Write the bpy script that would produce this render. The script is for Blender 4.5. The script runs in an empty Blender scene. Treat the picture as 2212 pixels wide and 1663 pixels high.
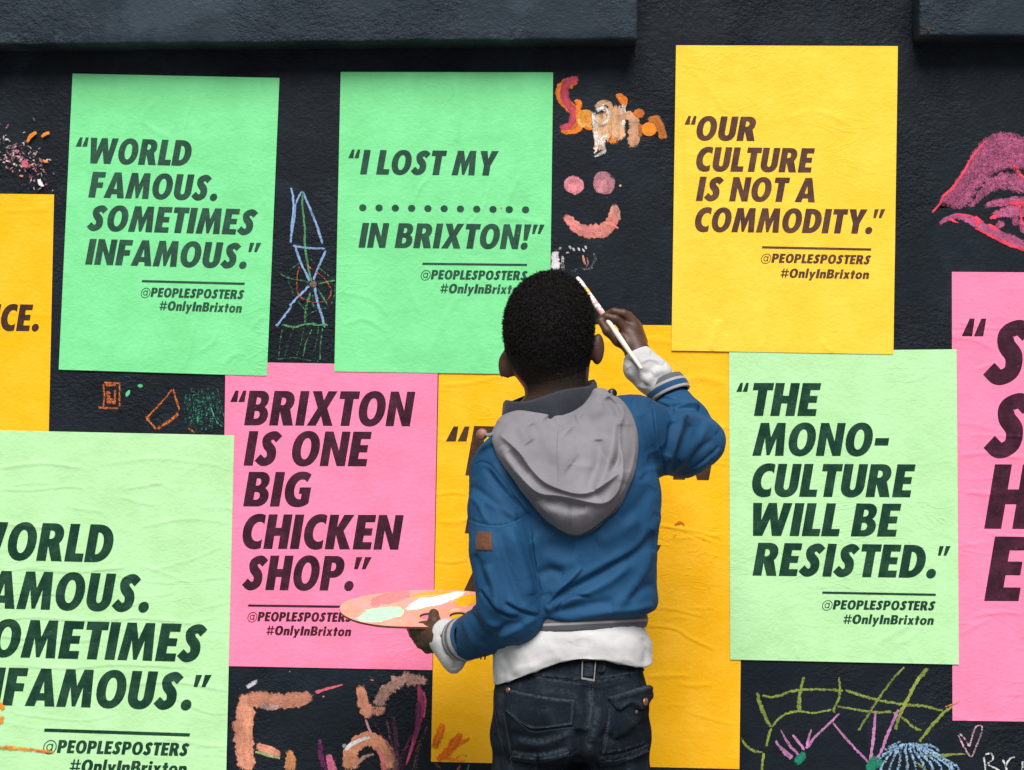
import bpy, bmesh, math, random
import numpy as np
from mathutils import Vector, Matrix
from mathutils.bvhtree import BVHTree
from mathutils.geometry import tessellate_polygon

# ------------------------------------------------------------------ camera, sky, sun, exposure
SC = bpy.context.scene
COL = SC.collection
S, D, ZC = 0.00096, 3.4, 1.2            # metres per photo unit on the wall, camera distance, camera height
CX, CY = 1106.0, 831.5
cam_d = bpy.data.cameras.new('camera')
cam = bpy.data.objects.new('camera', cam_d); COL.objects.link(cam)
cam.location = (0, -D, ZC); cam.rotation_euler = (math.radians(90), 0, 0)
cam_d.sensor_width = 36; cam_d.sensor_fit = 'HORIZONTAL'
cam_d.lens = 36 * D / (2212 * S); cam_d.clip_start = 0.05; cam_d.clip_end = 300
SC.camera = cam
SUN_EL, SUN_AZ = 52.0, 0.0              # degrees; azimuth from straight behind the camera, + = from the right
wd = bpy.data.worlds.new('World'); SC.world = wd; wd.use_nodes = True
wn = wd.node_tree
sky = wn.nodes.new('ShaderNodeTexSky'); sky.sky_type = 'NISHITA'; sky.sun_disc = False
sky.sun_elevation = math.radians(SUN_EL); sky.sun_rotation = math.radians(180 - SUN_AZ)
sky.air_density = 1.0; sky.dust_density = 1.5; sky.ozone_density = 1.0
wn.nodes['Background'].inputs['Strength'].default_value = 0.05
wn.links.new(sky.outputs[0], wn.nodes['Background'].inputs[0])
sun_d = bpy.data.lights.new('sun', 'SUN'); sun_d.energy = 3.8; sun_d.angle = math.radians(35); sun_d.color = (1.0, 0.965, 0.92)
sun = bpy.data.objects.new('sun', sun_d); COL.objects.link(sun)
_e, _a = math.radians(SUN_EL), math.radians(SUN_AZ)
sun_dir = Vector((math.sin(_a) * math.cos(_e), -math.cos(_a) * math.cos(_e), math.sin(_e)))
sun.rotation_euler = sun_dir.to_track_quat('Z', 'Y').to_euler(); sun.location = (2, -6, 8)
vs = SC.view_settings
vs.view_transform = 'Standard'; vs.look = 'None'; vs.exposure = 0.44; vs.gamma = 1; vs.use_curve_mapping = False

# ------------------------------------------------------------------ small helpers
def lin(r, g, b):
    f = lambda c: (c / 255 / 12.92) if c <= 10.31 else ((c / 255 + 0.055) / 1.055) ** 2.4
    return (f(r), f(g), f(b))
def W(px, py, y=0.0):                     # photo position at depth y -> world point
    k = S * (D + y) / D
    return np.array([(px - CX) * k, y, ZC + (CY - py) * k])
def topx(V):                              # world points (n,3) -> photo positions (n,2)
    k = S * (D + V[:, 1]) / D
    return np.stack([CX + V[:, 0] / k, CY - (V[:, 2] - ZC) / k], 1)
def kk(y): return S * (D + y) / D
def z2(*p): return [(1002.4 + .3637 * x, 553 + .3637 * y) for x, y in p]
def z3(*p): return [(933.2 + .3560 * x, 1071.5 + .3560 * y) for x, y in p]
def z6(*p): return [(708.6 + .15625 * x, 1227 + .15625 * y) for x, y in p]

def make_mesh(name, verts, faces, mats=(), parent=None, smooth=True, midx=None):
    me = bpy.data.meshes.new(name)
    verts = np.asarray(verts, np.float32)
    if isinstance(faces, np.ndarray):
        n = faces.shape[1]
        me.vertices.add(len(verts)); me.vertices.foreach_set('co', verts.ravel())
        me.loops.add(faces.size); me.loops.foreach_set('vertex_index', faces.astype(np.int32).ravel())
        me.polygons.add(len(faces)); me.polygons.foreach_set('loop_start', np.arange(0, faces.size, n, dtype=np.int32))
        me.update(calc_edges=True); me.validate()
    else:
        me.from_pydata([tuple(v) for v in verts], [], faces)
    for m in mats: me.materials.append(m)
    if midx is not None: me.polygons.foreach_set('material_index', np.asarray(midx, np.int32))
    if smooth: me.polygons.foreach_set('use_smooth', np.ones(len(me.polygons), bool))
    me.update()
    o = bpy.data.objects.new(name, me); COL.objects.link(o)
    if parent is not None: adopt(o, parent)
    return o
def world_loc(o):
    v = Vector((0, 0, 0))
    while o is not None: v += o.location; o = o.parent
    return v
def adopt(o, parent):
    o.parent = parent; o.location = -world_loc(parent) if o.location.length == 0 else o.location
def recenter(o):                          # put the origin of a top-level mesh at its centre, keep it where it is
    me = o.data; n = len(me.vertices); a = np.empty(n * 3, np.float32); me.vertices.foreach_get('co', a); a = a.reshape(-1, 3)
    c = (a.min(0) + a.max(0)) / 2; a -= c; me.vertices.foreach_set('co', a.ravel()); me.update(); o.location = tuple(float(t) for t in c)
def tag(o, label=None, cat=None, group=None, kind=None):
    if label: o['label'] = label
    if cat: o['category'] = cat
    if group: o['group'] = group
    if kind: o['kind'] = kind
    return o

def vnoise(P, scale, seed=0):             # value noise in -1..1, vectorised
    Q = np.asarray(P, np.float64) * scale + 137.3 * (seed + 1)
    i = np.floor(Q).astype(np.int64); f = Q - i; f = f * f * (3 - 2 * f)
    def hsh(a, b, c):
        h = (a * 73856093) ^ (b * 19349663) ^ (c * 83492791) ^ (seed * 2654435)
        h = (h ^ (h >> 13)) * 1274126177 & 0xffffffff
        return ((h ^ (h >> 16)) & 0xffff) / 32767.5 - 1
    r = 0
    for dx in (0, 1):
        for dy in (0, 1):
            for dz in (0, 1):
                w = (f[:, 0] if dx else 1 - f[:, 0]) * (f[:, 1] if dy else 1 - f[:, 1]) * (f[:, 2] if dz else 1 - f[:, 2])
                r = r + w * hsh(i[:, 0] + dx, i[:, 1] + dy, i[:, 2] + dz)
    return r
def sstep(x, a, b):
    t = np.clip((x - a) / (b - a), 0, 1); return t * t * (3 - 2 * t)
def poly_dist(P, pts):                    # signed distance (+ = right of travel, y down) and arc position 0..1
    pts = np.asarray(pts, float); seg = np.diff(pts, axis=0); L = np.hypot(seg[:, 0], seg[:, 1]); cum = np.r_[0, np.cumsum(L)]
    best = np.full(len(P), 1e9); sg = np.ones(len(P)); tt = np.zeros(len(P))
    for i in range(len(seg)):
        r = P - pts[i]; t = np.clip((r @ seg[i]) / (L[i] ** 2 + 1e-9), 0, 1)
        q = r - t[:, None] * seg[i]; d = np.hypot(q[:, 0], q[:, 1])
        m = d < best
        best[m] = d[m]; sg[m] = np.where(seg[i][0] * r[m, 1] - seg[i][1] * r[m, 0] >= 0, 1, -1); tt[m] = (cum[i] + t[m] * L[i]) / cum[-1]
    return best * sg, tt
def crom(pts, n=8):                       # smooth curve through points (any dimension)
    p = np.asarray(pts, float)
    if len(p) < 3: return np.array([p[0] + (p[-1] - p[0]) * t for t in np.linspace(0, 1, n + 1)])
    p = np.vstack([2 * p[0] - p[1], p, 2 * p[-1] - p[-2]]); out = []
    for i in range(1, len(p) - 2):
        for t in np.arange(n) / n:
            out.append(.5 * (2 * p[i] + (p[i + 1] - p[i - 1]) * t + (2 * p[i - 1] - 5 * p[i] + 4 * p[i + 1] - p[i + 2]) * t * t + (3 * p[i] - p[i - 1] - 3 * p[i + 1] + p[i + 2]) * t ** 3))
    out.append(p[-2]); return np.array(out)
def fold_height(P, folds):                # P photo positions; folds = (kind, pts, width, amp_m)
    h = np.zeros(len(P))
    for kind, pts, w, amp in folds:
        c = crom(pts, 6); lo = c.min(0) - 4 * w; hi = c.max(0) + 4 * w
        m = np.all((P > lo) & (P < hi), 1)
        if not m.any(): continue
        d, t = poly_dist(P[m], c)
        tap = np.clip(np.minimum(t, 1 - t) * 5, 0, 1); tap = np.sqrt(tap * (2 - tap) + 1e-6)
        tap *= (np.abs(d) < 4 * w)
        if kind == 'r': q = np.exp(-(d / w) ** 2)
        elif kind == 'v': q = -np.exp(-(d / w) ** 2)
        elif kind == 'c': q = .55 * np.exp(-((d + .9 * w) / w) ** 2) - np.exp(-(d / (.45 * w)) ** 2) * .8      # crease with a lip
        else: q = np.where(d < 0, np.exp(d / w), np.exp(-d / (.16 * w)))
        h[m] += amp * q * tap
    return h

# ------------------------------------------------------------------ materials
class NT:
    def __init__(s, name):
        s.m = bpy.data.materials.new(name); s.m.use_nodes = True; s.t = s.m.node_tree; s.b = s.t.nodes['Principled BSDF']
        s.pos = s.t.nodes.new('ShaderNodeNewGeometry').outputs['Position']
    def n(s, typ, **kw):
        nd = s.t.nodes.new(typ)
        for k, v in kw.items():
            if k.startswith('i_'):
                key = k[2:]; key = int(key) if key.isdigit() else key
                s.put(nd.inputs[key], v)
            else: setattr(nd, k, v)
        return nd
    def put(s, sock, v):
        if hasattr(v, 'is_linked') or isinstance(v, bpy.types.NodeSocket): s.t.links.new(v, sock)
        else:
            if sock.type == 'RGBA' and len(v) == 3: v = (*v, 1)
            sock.default_value = v
    def noise(s, scale, detail=3, rough=.55, vec=None, stretch=None, dist=0):
        vec = vec or s.pos
        if stretch: vec = s.n('ShaderNodeVectorMath', operation='MULTIPLY', i_0=vec, i_1=stretch).outputs[0]
        return s.n('ShaderNodeTexNoise', i_Vector=vec, i_Scale=scale, i_Detail=detail, i_Roughness=rough, i_Distortion=dist).outputs[0]
    def math(s, op, a, b=0.0, c=0.0):
        nd = s.n('ShaderNodeMath', operation=op); s.put(nd.inputs[0], a); s.put(nd.inputs[1], b); s.put(nd.inputs[2], c); return nd.outputs[0]
    def ramp(s, fac, a, b, lo=0.0, hi=1.0):
        nd = s.n('ShaderNodeMapRange', interpolation_type='SMOOTHSTEP'); s.put(nd.inputs[0], fac)
        for i, v in zip((1, 2, 3, 4), (a, b, lo, hi)): s.put(nd.inputs[i], v)
        return nd.outputs[0]
    def mix(s, f, a, b):
        nd = s.n('ShaderNodeMix', data_type='RGBA'); s.put(nd.inputs[0], f); s.put(nd.inputs[6], a); s.put(nd.inputs[7], b); return nd.outputs[2]
    def attr(s, name): return s.n('ShaderNodeAttribute', attribute_name=name)
    def bump(s, h, dist=.001, strength=1.0, prev=None):
        nd = s.n('ShaderNodeBump', i_Height=h, i_Distance=dist, i_Strength=strength)
        if prev is not None: s.put(nd.inputs['Normal'], prev)
        return nd.outputs[0]
    def out(s, col, rough=.6, spec=.3, normal=None, **kw):
        s.put(s.b.inputs['Base Color'], col); s.put(s.b.inputs['Roughness'], rough); s.put(s.b.inputs['Specular IOR Level'], spec)
        if normal is not None: s.put(s.b.inputs['Normal'], normal)
        for k, v in kw.items(): s.put(s.b.inputs[k.replace('_', ' ')], v)
        return s.m

def wall_relief(t, grain=1.0):            # relief of the painted render, also telegraphing through the paper
    a = t.noise(95, 4, .6, stretch=(1, 1, 1.25)); b = t.noise(260, 3, .6); c = t.noise(18, 3, .5)
    return t.math('ADD', t.math('ADD', t.math('MULTIPLY', a, 1.0), t.math('MULTIPLY', b, .38)), t.math('MULTIPLY', c, 1.3))

def mat_wall(name, col, col2, rough):
    t = NT(name)
    n1 = t.noise(7, 4, .6); n2 = t.noise(38, 3, .6)
    c = t.mix(t.ramp(n1, .35, .7), col, col2)
    pt = t.ramp(t.noise(2.1, 5, .68, dist=.6), .54, .63)
    c = t.mix(t.math('MULTIPLY', pt, .55), c, tuple(np.array(col2) * 1.75))
    c = t.mix(t.math('MULTIPLY', t.ramp(t.noise(13, 5, .7, stretch=(1, 1, .5)), .60, .72), .5), c, tuple(np.array(col) * .4))
    spk = t.ramp(t.noise(150, 2, .5), .72, .77)
    c = t.mix(t.math('MULTIPLY', spk, .30), c, (.15, .17, .19))
    smooth = t.ramp(t.noise(3.2, 2, .5), .44, .62)
    nb = t.bump(wall_relief(t), .0056, t.ramp(smooth, 0, 1, .3, 1.15))
    return t.out(c, t.ramp(n2, .3, .7, rough - .1, rough + .08), .17, nb)
M_WALL = mat_wall('dark_slate_wall_paint', (.0046, .0082, .0128), (.0078, .0128, .0190), .58)
M_LEDGE = mat_wall('slate_ledge_paint', (.0150, .0250, .0350), (.0215, .0335, .0450), .55)

def mat_paper(name, col):
    t = NT(name); c = np.array(col)
    m1 = t.noise(11, 4, .6); m2 = t.noise(55, 3, .6)
    dark = tuple(c * np.array((.94, .94, .90))); lite = tuple(np.minimum(c * 1.02 + .018, .97))
    cc = t.mix(t.ramp(m1, .3, .72), dark, lite)
    cc = t.mix(t.math('MULTIPLY', t.ramp(m2, .58, .75), .25), cc, tuple(np.minimum(c * 1.0 + .05, .98)))
    wr = t.noise(15, 3, .5, stretch=(.38, 1, 1), dist=1.4)            # faint glue wrinkles
    rid = t.ramp(t.math('ABSOLUTE', t.math('SUBTRACT', wr, .5)), 0, .028, 1, 0)
    rid = t.math('MULTIPLY', rid, t.ramp(t.noise(3.1, 2, .5), .5, .66))
    nb = t.bump(wall_relief(t), .0016, .62)
    nb = t.bump(rid, .0012, .36, nb)
    return t.out(cc, .65, .12, nb)
def mat_ink(name, col, under):
    t = NT(name); c = np.array(col); u = np.array(under)
    m1 = t.noise(26, 4, .65); m2 = t.noise(170, 3, .6)
    cc = t.mix(t.ramp(m1, .35, .72), tuple(c), tuple(c * 1.25 + u * .03))
    cc = t.mix(t.math('MULTIPLY', t.ramp(m2, .66, .78), .16), cc, tuple(u))
    nb = t.bump(wall_relief(t), .0016, .7)
    return t.out(cc, .6, .10, nb)

def mat_paint():
    t = NT('hand_painted_marks')
    at = t.attr('Col'); uv = t.attr('stroke')
    sep = t.n('ShaderNodeSeparateXYZ', i_Vector=uv.outputs['Vector'])
    mul = t.n('ShaderNodeVectorMath', operation='MULTIPLY', i_0=uv.outputs['Vector'], i_1=(9, 520, 1)).outputs[0]
    streak = t.noise(1.0, 3, .6, vec=mul)
    grain = t.noise(330, 3, .65); g2 = t.noise(120, 3, .6)
    gr = t.math('ADD', t.math('MULTIPLY', grain, .65), t.math('MULTIPLY', g2, .35))
    pat = t.math('ADD', t.math('MULTIPLY', streak, .5), t.math('MULTIPLY', gr, .5))
    chalk = sep.outputs[2]
    pat = t.math('ADD', t.math('MULTIPLY', pat, t.math('SUBTRACT', 1.0, chalk)), t.math('MULTIPLY', gr, chalk))
    thr = t.math('SUBTRACT', .82, t.math('MULTIPLY', at.outputs['Alpha'], .55))
    a = t.ramp(t.math('SUBTRACT', pat, thr), -.12, .08)
    sh = t.ramp(pat, .32, .68, .55, 1.2)
    c = t.n('ShaderNodeVectorMath', operation='SCALE', i_0=at.outputs['Color'], i_Scale=sh).outputs[0]
    nb = t.bump(t.math('ADD', streak, gr), .0005, .6)
    return t.out(c, .55, .3, nb, Alpha=a)
M_PAINT = mat_paint()

def mat_cloth(name, col, col2=None, rough=.8, weave=900, wb=.0006, sheen=.15, nscale=9, spec=.2):
    t = NT(name); col2 = col2 or tuple(np.array(col) * 1.22)
    cc = t.mix(t.ramp(t.noise(nscale, 4, .6), .32, .7), col, col2)
    f = t.noise(weave, 2, .6); g = t.noise(60, 4, .65)
    cc = t.mix(t.math('MULTIPLY', t.ramp(f, .45, .75), .3), cc, tuple(np.minimum(np.array(col2) * 1.35, .95)))
    nb = t.bump(f, wb, .5); nb = t.bump(g, .0016, .45, nb); nb = t.bump(t.noise(330, 3, .7), .0007, .5, nb)
    return t.out(cc, rough, spec, nb, Sheen_Weight=sheen, Sheen_Roughness=.5)
M_BLUE = mat_cloth('blue_cotton', (.0064, .047, .114), (.0108, .066, .150), .74, 1000, .0004, .0, 7, .22)
M_GREY = mat_cloth('grey_cotton', (.165, .157, .170), (.215, .205, .220), .88, 1000, .0004, .05)
M_DGREY = mat_cloth('charcoal_fleece', (.017, .019, .026), (.032, .035, .045), .95, 500, .001, .1)
M_RIB = mat_cloth('grey_rib_knit', (.075, .08, .088), (.10, .105, .115), .9, 600)
M_RIBL = mat_cloth('pale_rib_stripe', (.29, .265, .26), (.36, .33, .325), .9, 600)
M_RIBB = mat_cloth('blue_rib_stripe', (.008, .052, .125), (.013, .068, .155), .9, 600)
M_WHITE = mat_cloth('white_jersey', (.43, .428, .428), (.52, .517, .515), .9, 900, .0005, .1, 14)
M_STITCH = mat_cloth('denim_stitch', (.075, .095, .12), None, .9)
M_BSTITCH = mat_cloth('dark_blue_stitch', (.006, .03, .085), None, .9)
M_LEATHER = mat_cloth('brown_leather', (.085, .035, .019), (.12, .05, .028), .6, 500, .0008, 0)
def mat_denim():
    t = NT('washed_black_denim')
    a = t.noise(16, 4, .6); b = t.noise(60, 4, .7, stretch=(1, 1, .45)); f = t.noise(1100, 2, .6)
    c = t.mix(t.ramp(a, .36, .72), (.0042, .0070, .0110), (.0105, .0160, .0235))
    c = t.mix(t.math('MULTIPLY', t.ramp(b, .5, .74), .6), c, (.024, .034, .047))
    c = t.mix(t.math('MULTIPLY', t.ramp(f, .5, .72), .4), c, (.06, .075, .095))
    w = t.attr('wear')
    c = t.mix(t.math('MULTIPLY', w.outputs['Fac'], t.ramp(t.noise(170, 4, .65), .34, .66)), c, (.060, .080, .105))
    nb = t.bump(f, .0006, .5); nb = t.bump(t.noise(110, 4, .6), .0014, .5, nb)
    return t.out(c, .9, .1, nb)
M_DENIM = mat_denim()
def mat_skin():
    t = NT('dark_brown_skin')
    c = t.mix(t.ramp(t.noise(40, 3, .6), .3, .7), (.058, .0265, .0165), (.082, .038, .0235))
    nb = t.bump(t.noise(300, 3, .6), .0007, .5)
    return t.out(c, .5, .35, nb, Subsurface_Weight=.02, Subsurface_Radius=(.006, .002, .001), Subsurface_Scale=1.0)
M_SKIN = mat_skin()
def mat_hair():
    t = NT('short_black_hair')
    d = t.attr('hair_and_shade')  # hair density, with neck shade painted in at the nape
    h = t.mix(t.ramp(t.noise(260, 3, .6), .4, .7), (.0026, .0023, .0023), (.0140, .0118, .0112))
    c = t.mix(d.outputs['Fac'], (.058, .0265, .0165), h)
    nb = t.bump(t.noise(300, 3, .7), .004, .9)
    return t.out(c, .75, .2, nb)
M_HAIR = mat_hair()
def mat_plain(name, col, rough=.5, metal=0.0, spec=.4, bump=None):
    t = NT(name); c = np.array(col)
    cc = t.mix(t.ramp(t.noise(90, 3, .6), .35, .7), tuple(c * .88), tuple(np.minimum(c * 1.1, .95)))
    nb = t.bump(t.noise(bump or 300, 3, .6), .0006, .5)
    return t.out(cc, rough, spec, nb, Metallic=metal)
M_METAL = mat_plain('dull_metal', (.13, .122, .112), .42, .35)
M_COPPER = mat_plain('copper_button', (.42, .19, .12), .35, .8)
M_BLACK = mat_plain('black_plastic', (.012, .012, .014), .35)
M_TAN = mat_plain('tan_leather_toggle', (.30, .14, .085), .55)
M_CORD = mat_plain('grey_cord', (.16, .17, .19), .8)
M_EYE = mat_plain('eye_white', (.7, .68, .65), .2)
M_SHOE = mat_cloth('dark_canvas', (.02, .022, .026))
M_SOLE = mat_plain('white_rubber', (.6, .58, .55), .6)
M_REDCORD = mat_plain('maroon_cord', (.10, .012, .012), .7)
# ------------------------------------------------------------------ pavement and wall
def mat_pave():
    t = NT('concrete_pavement')
    br = t.n('ShaderNodeTexBrick', i_Vector=t.pos, i_Scale=1.0); br.offset = .5
    for k, v in (('Color1', (.17, .165, .155, 1)), ('Color2', (.21, .2, .19, 1)), ('Mortar', (.05, .05, .048, 1))): br.inputs[k].default_value = v
    br.inputs['Mortar Size'].default_value = .012; br.inputs['Brick Width'].default_value = .6; br.inputs['Row Height'].default_value = .45
    c = t.mix(t.math('MULTIPLY', t.ramp(t.noise(6, 5, .65), .4, .7), .5), br.outputs[0], (.09, .088, .083))
    return t.out(c, .85, .3, t.bump(t.noise(120, 4, .6), .002, .6))
pave = make_mesh('pavement', [(-60, -60, 0), (60, -60, 0), (60, 60, 0), (-60, 60, 0)], [(0, 1, 2, 3)], [mat_pave()], smooth=False)
tag(pave, kind='structure')

def rough_box(name, x0, x1, y0, y1, z0, z1, mat, step=.02, amp=.0016, bev=.006, parent=None, seed=0):
    bm = bmesh.new(); bmesh.ops.create_cube(bm, size=1)
    for v in bm.verts: v.co = ((x0 + x1) / 2 + v.co.x * (x1 - x0), (y0 + y1) / 2 + v.co.y * (y1 - y0), (z0 + z1) / 2 + v.co.z * (z1 - z0))
    bmesh.ops.bevel(bm, geom=bm.edges[:], offset=bev, segments=3, affect='EDGES', profile=.5)
    for ax, a, b in ((0, x0, x1), (2, z0, z1)):
        n = int((b - a) / step)
        for i in range(1, n):
            co = [0, 0, 0]; co[ax] = a + (b - a) * i / n; no = [0, 0, 0]; no[ax] = 1
            bmesh.ops.bisect_plane(bm, geom=bm.verts[:] + bm.edges[:] + bm.faces[:], plane_co=co, plane_no=no, dist=1e-5)
    co = np.array([v.co[:] for v in bm.verts])
    for j in range(3):
        off = amp * (vnoise(co, 22, seed + j) + .6 * vnoise(co, 70, seed + 7 + j))
        for v, o_ in zip(bm.verts, off): v.co[j] += o_
    me = bpy.data.meshes.new(name); bm.to_mesh(me); bm.free(); me.materials.append(mat)
    me.polygons.foreach_set('use_smooth', np.ones(len(me.polygons), bool))
    o = bpy.data.objects.new(name, me); COL.objects.link(o)
    if parent is not None: adopt(o, parent)
    return o
wall = make_mesh('street_wall', [(x, y, z) for x in (-9, 9) for y in (0, .35) for z in (0, 3.4)],
                 [(0, 4, 5, 1), (1, 5, 7, 3), (2, 3, 7, 6), (0, 1, 3, 2), (4, 6, 7, 5)], [M_WALL], smooth=False)
tag(wall, 'dark slate painted street wall covered in posters and hand-painted marks', 'wall')
LP = .068                                  # how far the ledges stand out
def ledge_z(py): return W(0, py, -LP)[2]
zl = ledge_z(91)
l1 = rough_box('stone_ledge', -4.0, W(1379, 0, -LP)[0], -LP, .05, zl, zl + .30, M_LEDGE, parent=wall, seed=1)
for m_ in [l1.data]:
    a = np.empty(len(m_.vertices) * 3, np.float32); m_.vertices.foreach_get('co', a); a = a.reshape(-1, 3)
    a[:, 2] += (a[:, 0] - W(690, 0, -LP)[0]) * .0085; m_.vertices.foreach_set('co', a.ravel()); m_.update()
l2 = rough_box('stone_ledge', W(1987, 0, -LP)[0], 4.0, -LP, .05, ledge_z(77), ledge_z(77) + .30, M_LEDGE, parent=wall, seed=5)
tag(l1, 'long slate painted ledge above the green posters'); tag(l2, 'short end of slate painted ledge at the top right')

# ------------------------------------------------------------------ lettering: a heavy condensed slanted sans drawn as outlines
def ell(cx, cy, rx, ry, a0, a1, n=14, p=2.15):
    o = []
    for i in range(n + 1):
        a = math.radians(a0 + (a1 - a0) * i / n); c, s_ = math.cos(a), math.sin(a)
        o.append((cx + rx * math.copysign(abs(c) ** (2 / p), c), cy + ry * math.copysign(abs(s_) ** (2 / p), s_)))
    return o
def rect(x0, y0, x1, y1): return [(x0, y0), (x0, y1), (x1, y1), (x1, y0)]
def ring(cx, cy, rx, ry, ix, iy, p=2.15): return [ell(cx, cy, rx, ry, 0, 345, 23, p), ell(cx, cy, ix, iy, 0, 345, 23, p)]
def strokepoly(pts, ws, n=7):
    c = crom(pts, n); w = np.interp(np.linspace(0, 1, len(c)), np.linspace(0, 1, len(ws)), ws)
    t = np.gradient(c, axis=0); t /= np.hypot(t[:, 0], t[:, 1])[:, None] + 1e-9
    nn = np.stack([-t[:, 1], t[:, 0]], 1) * w[:, None]
    return [tuple(q) for q in np.vstack([c + nn, (c - nn)[::-1]])]
s, t_ = .26, .205
_S = strokepoly([(.555, .775), (.40, .885), (.215, .80), (.235, .62), (.385, .43), (.385, .20), (.205, .105), (.02, .235)], [.115, .118, .122, .128, .132, .128, .118, .115])
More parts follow.
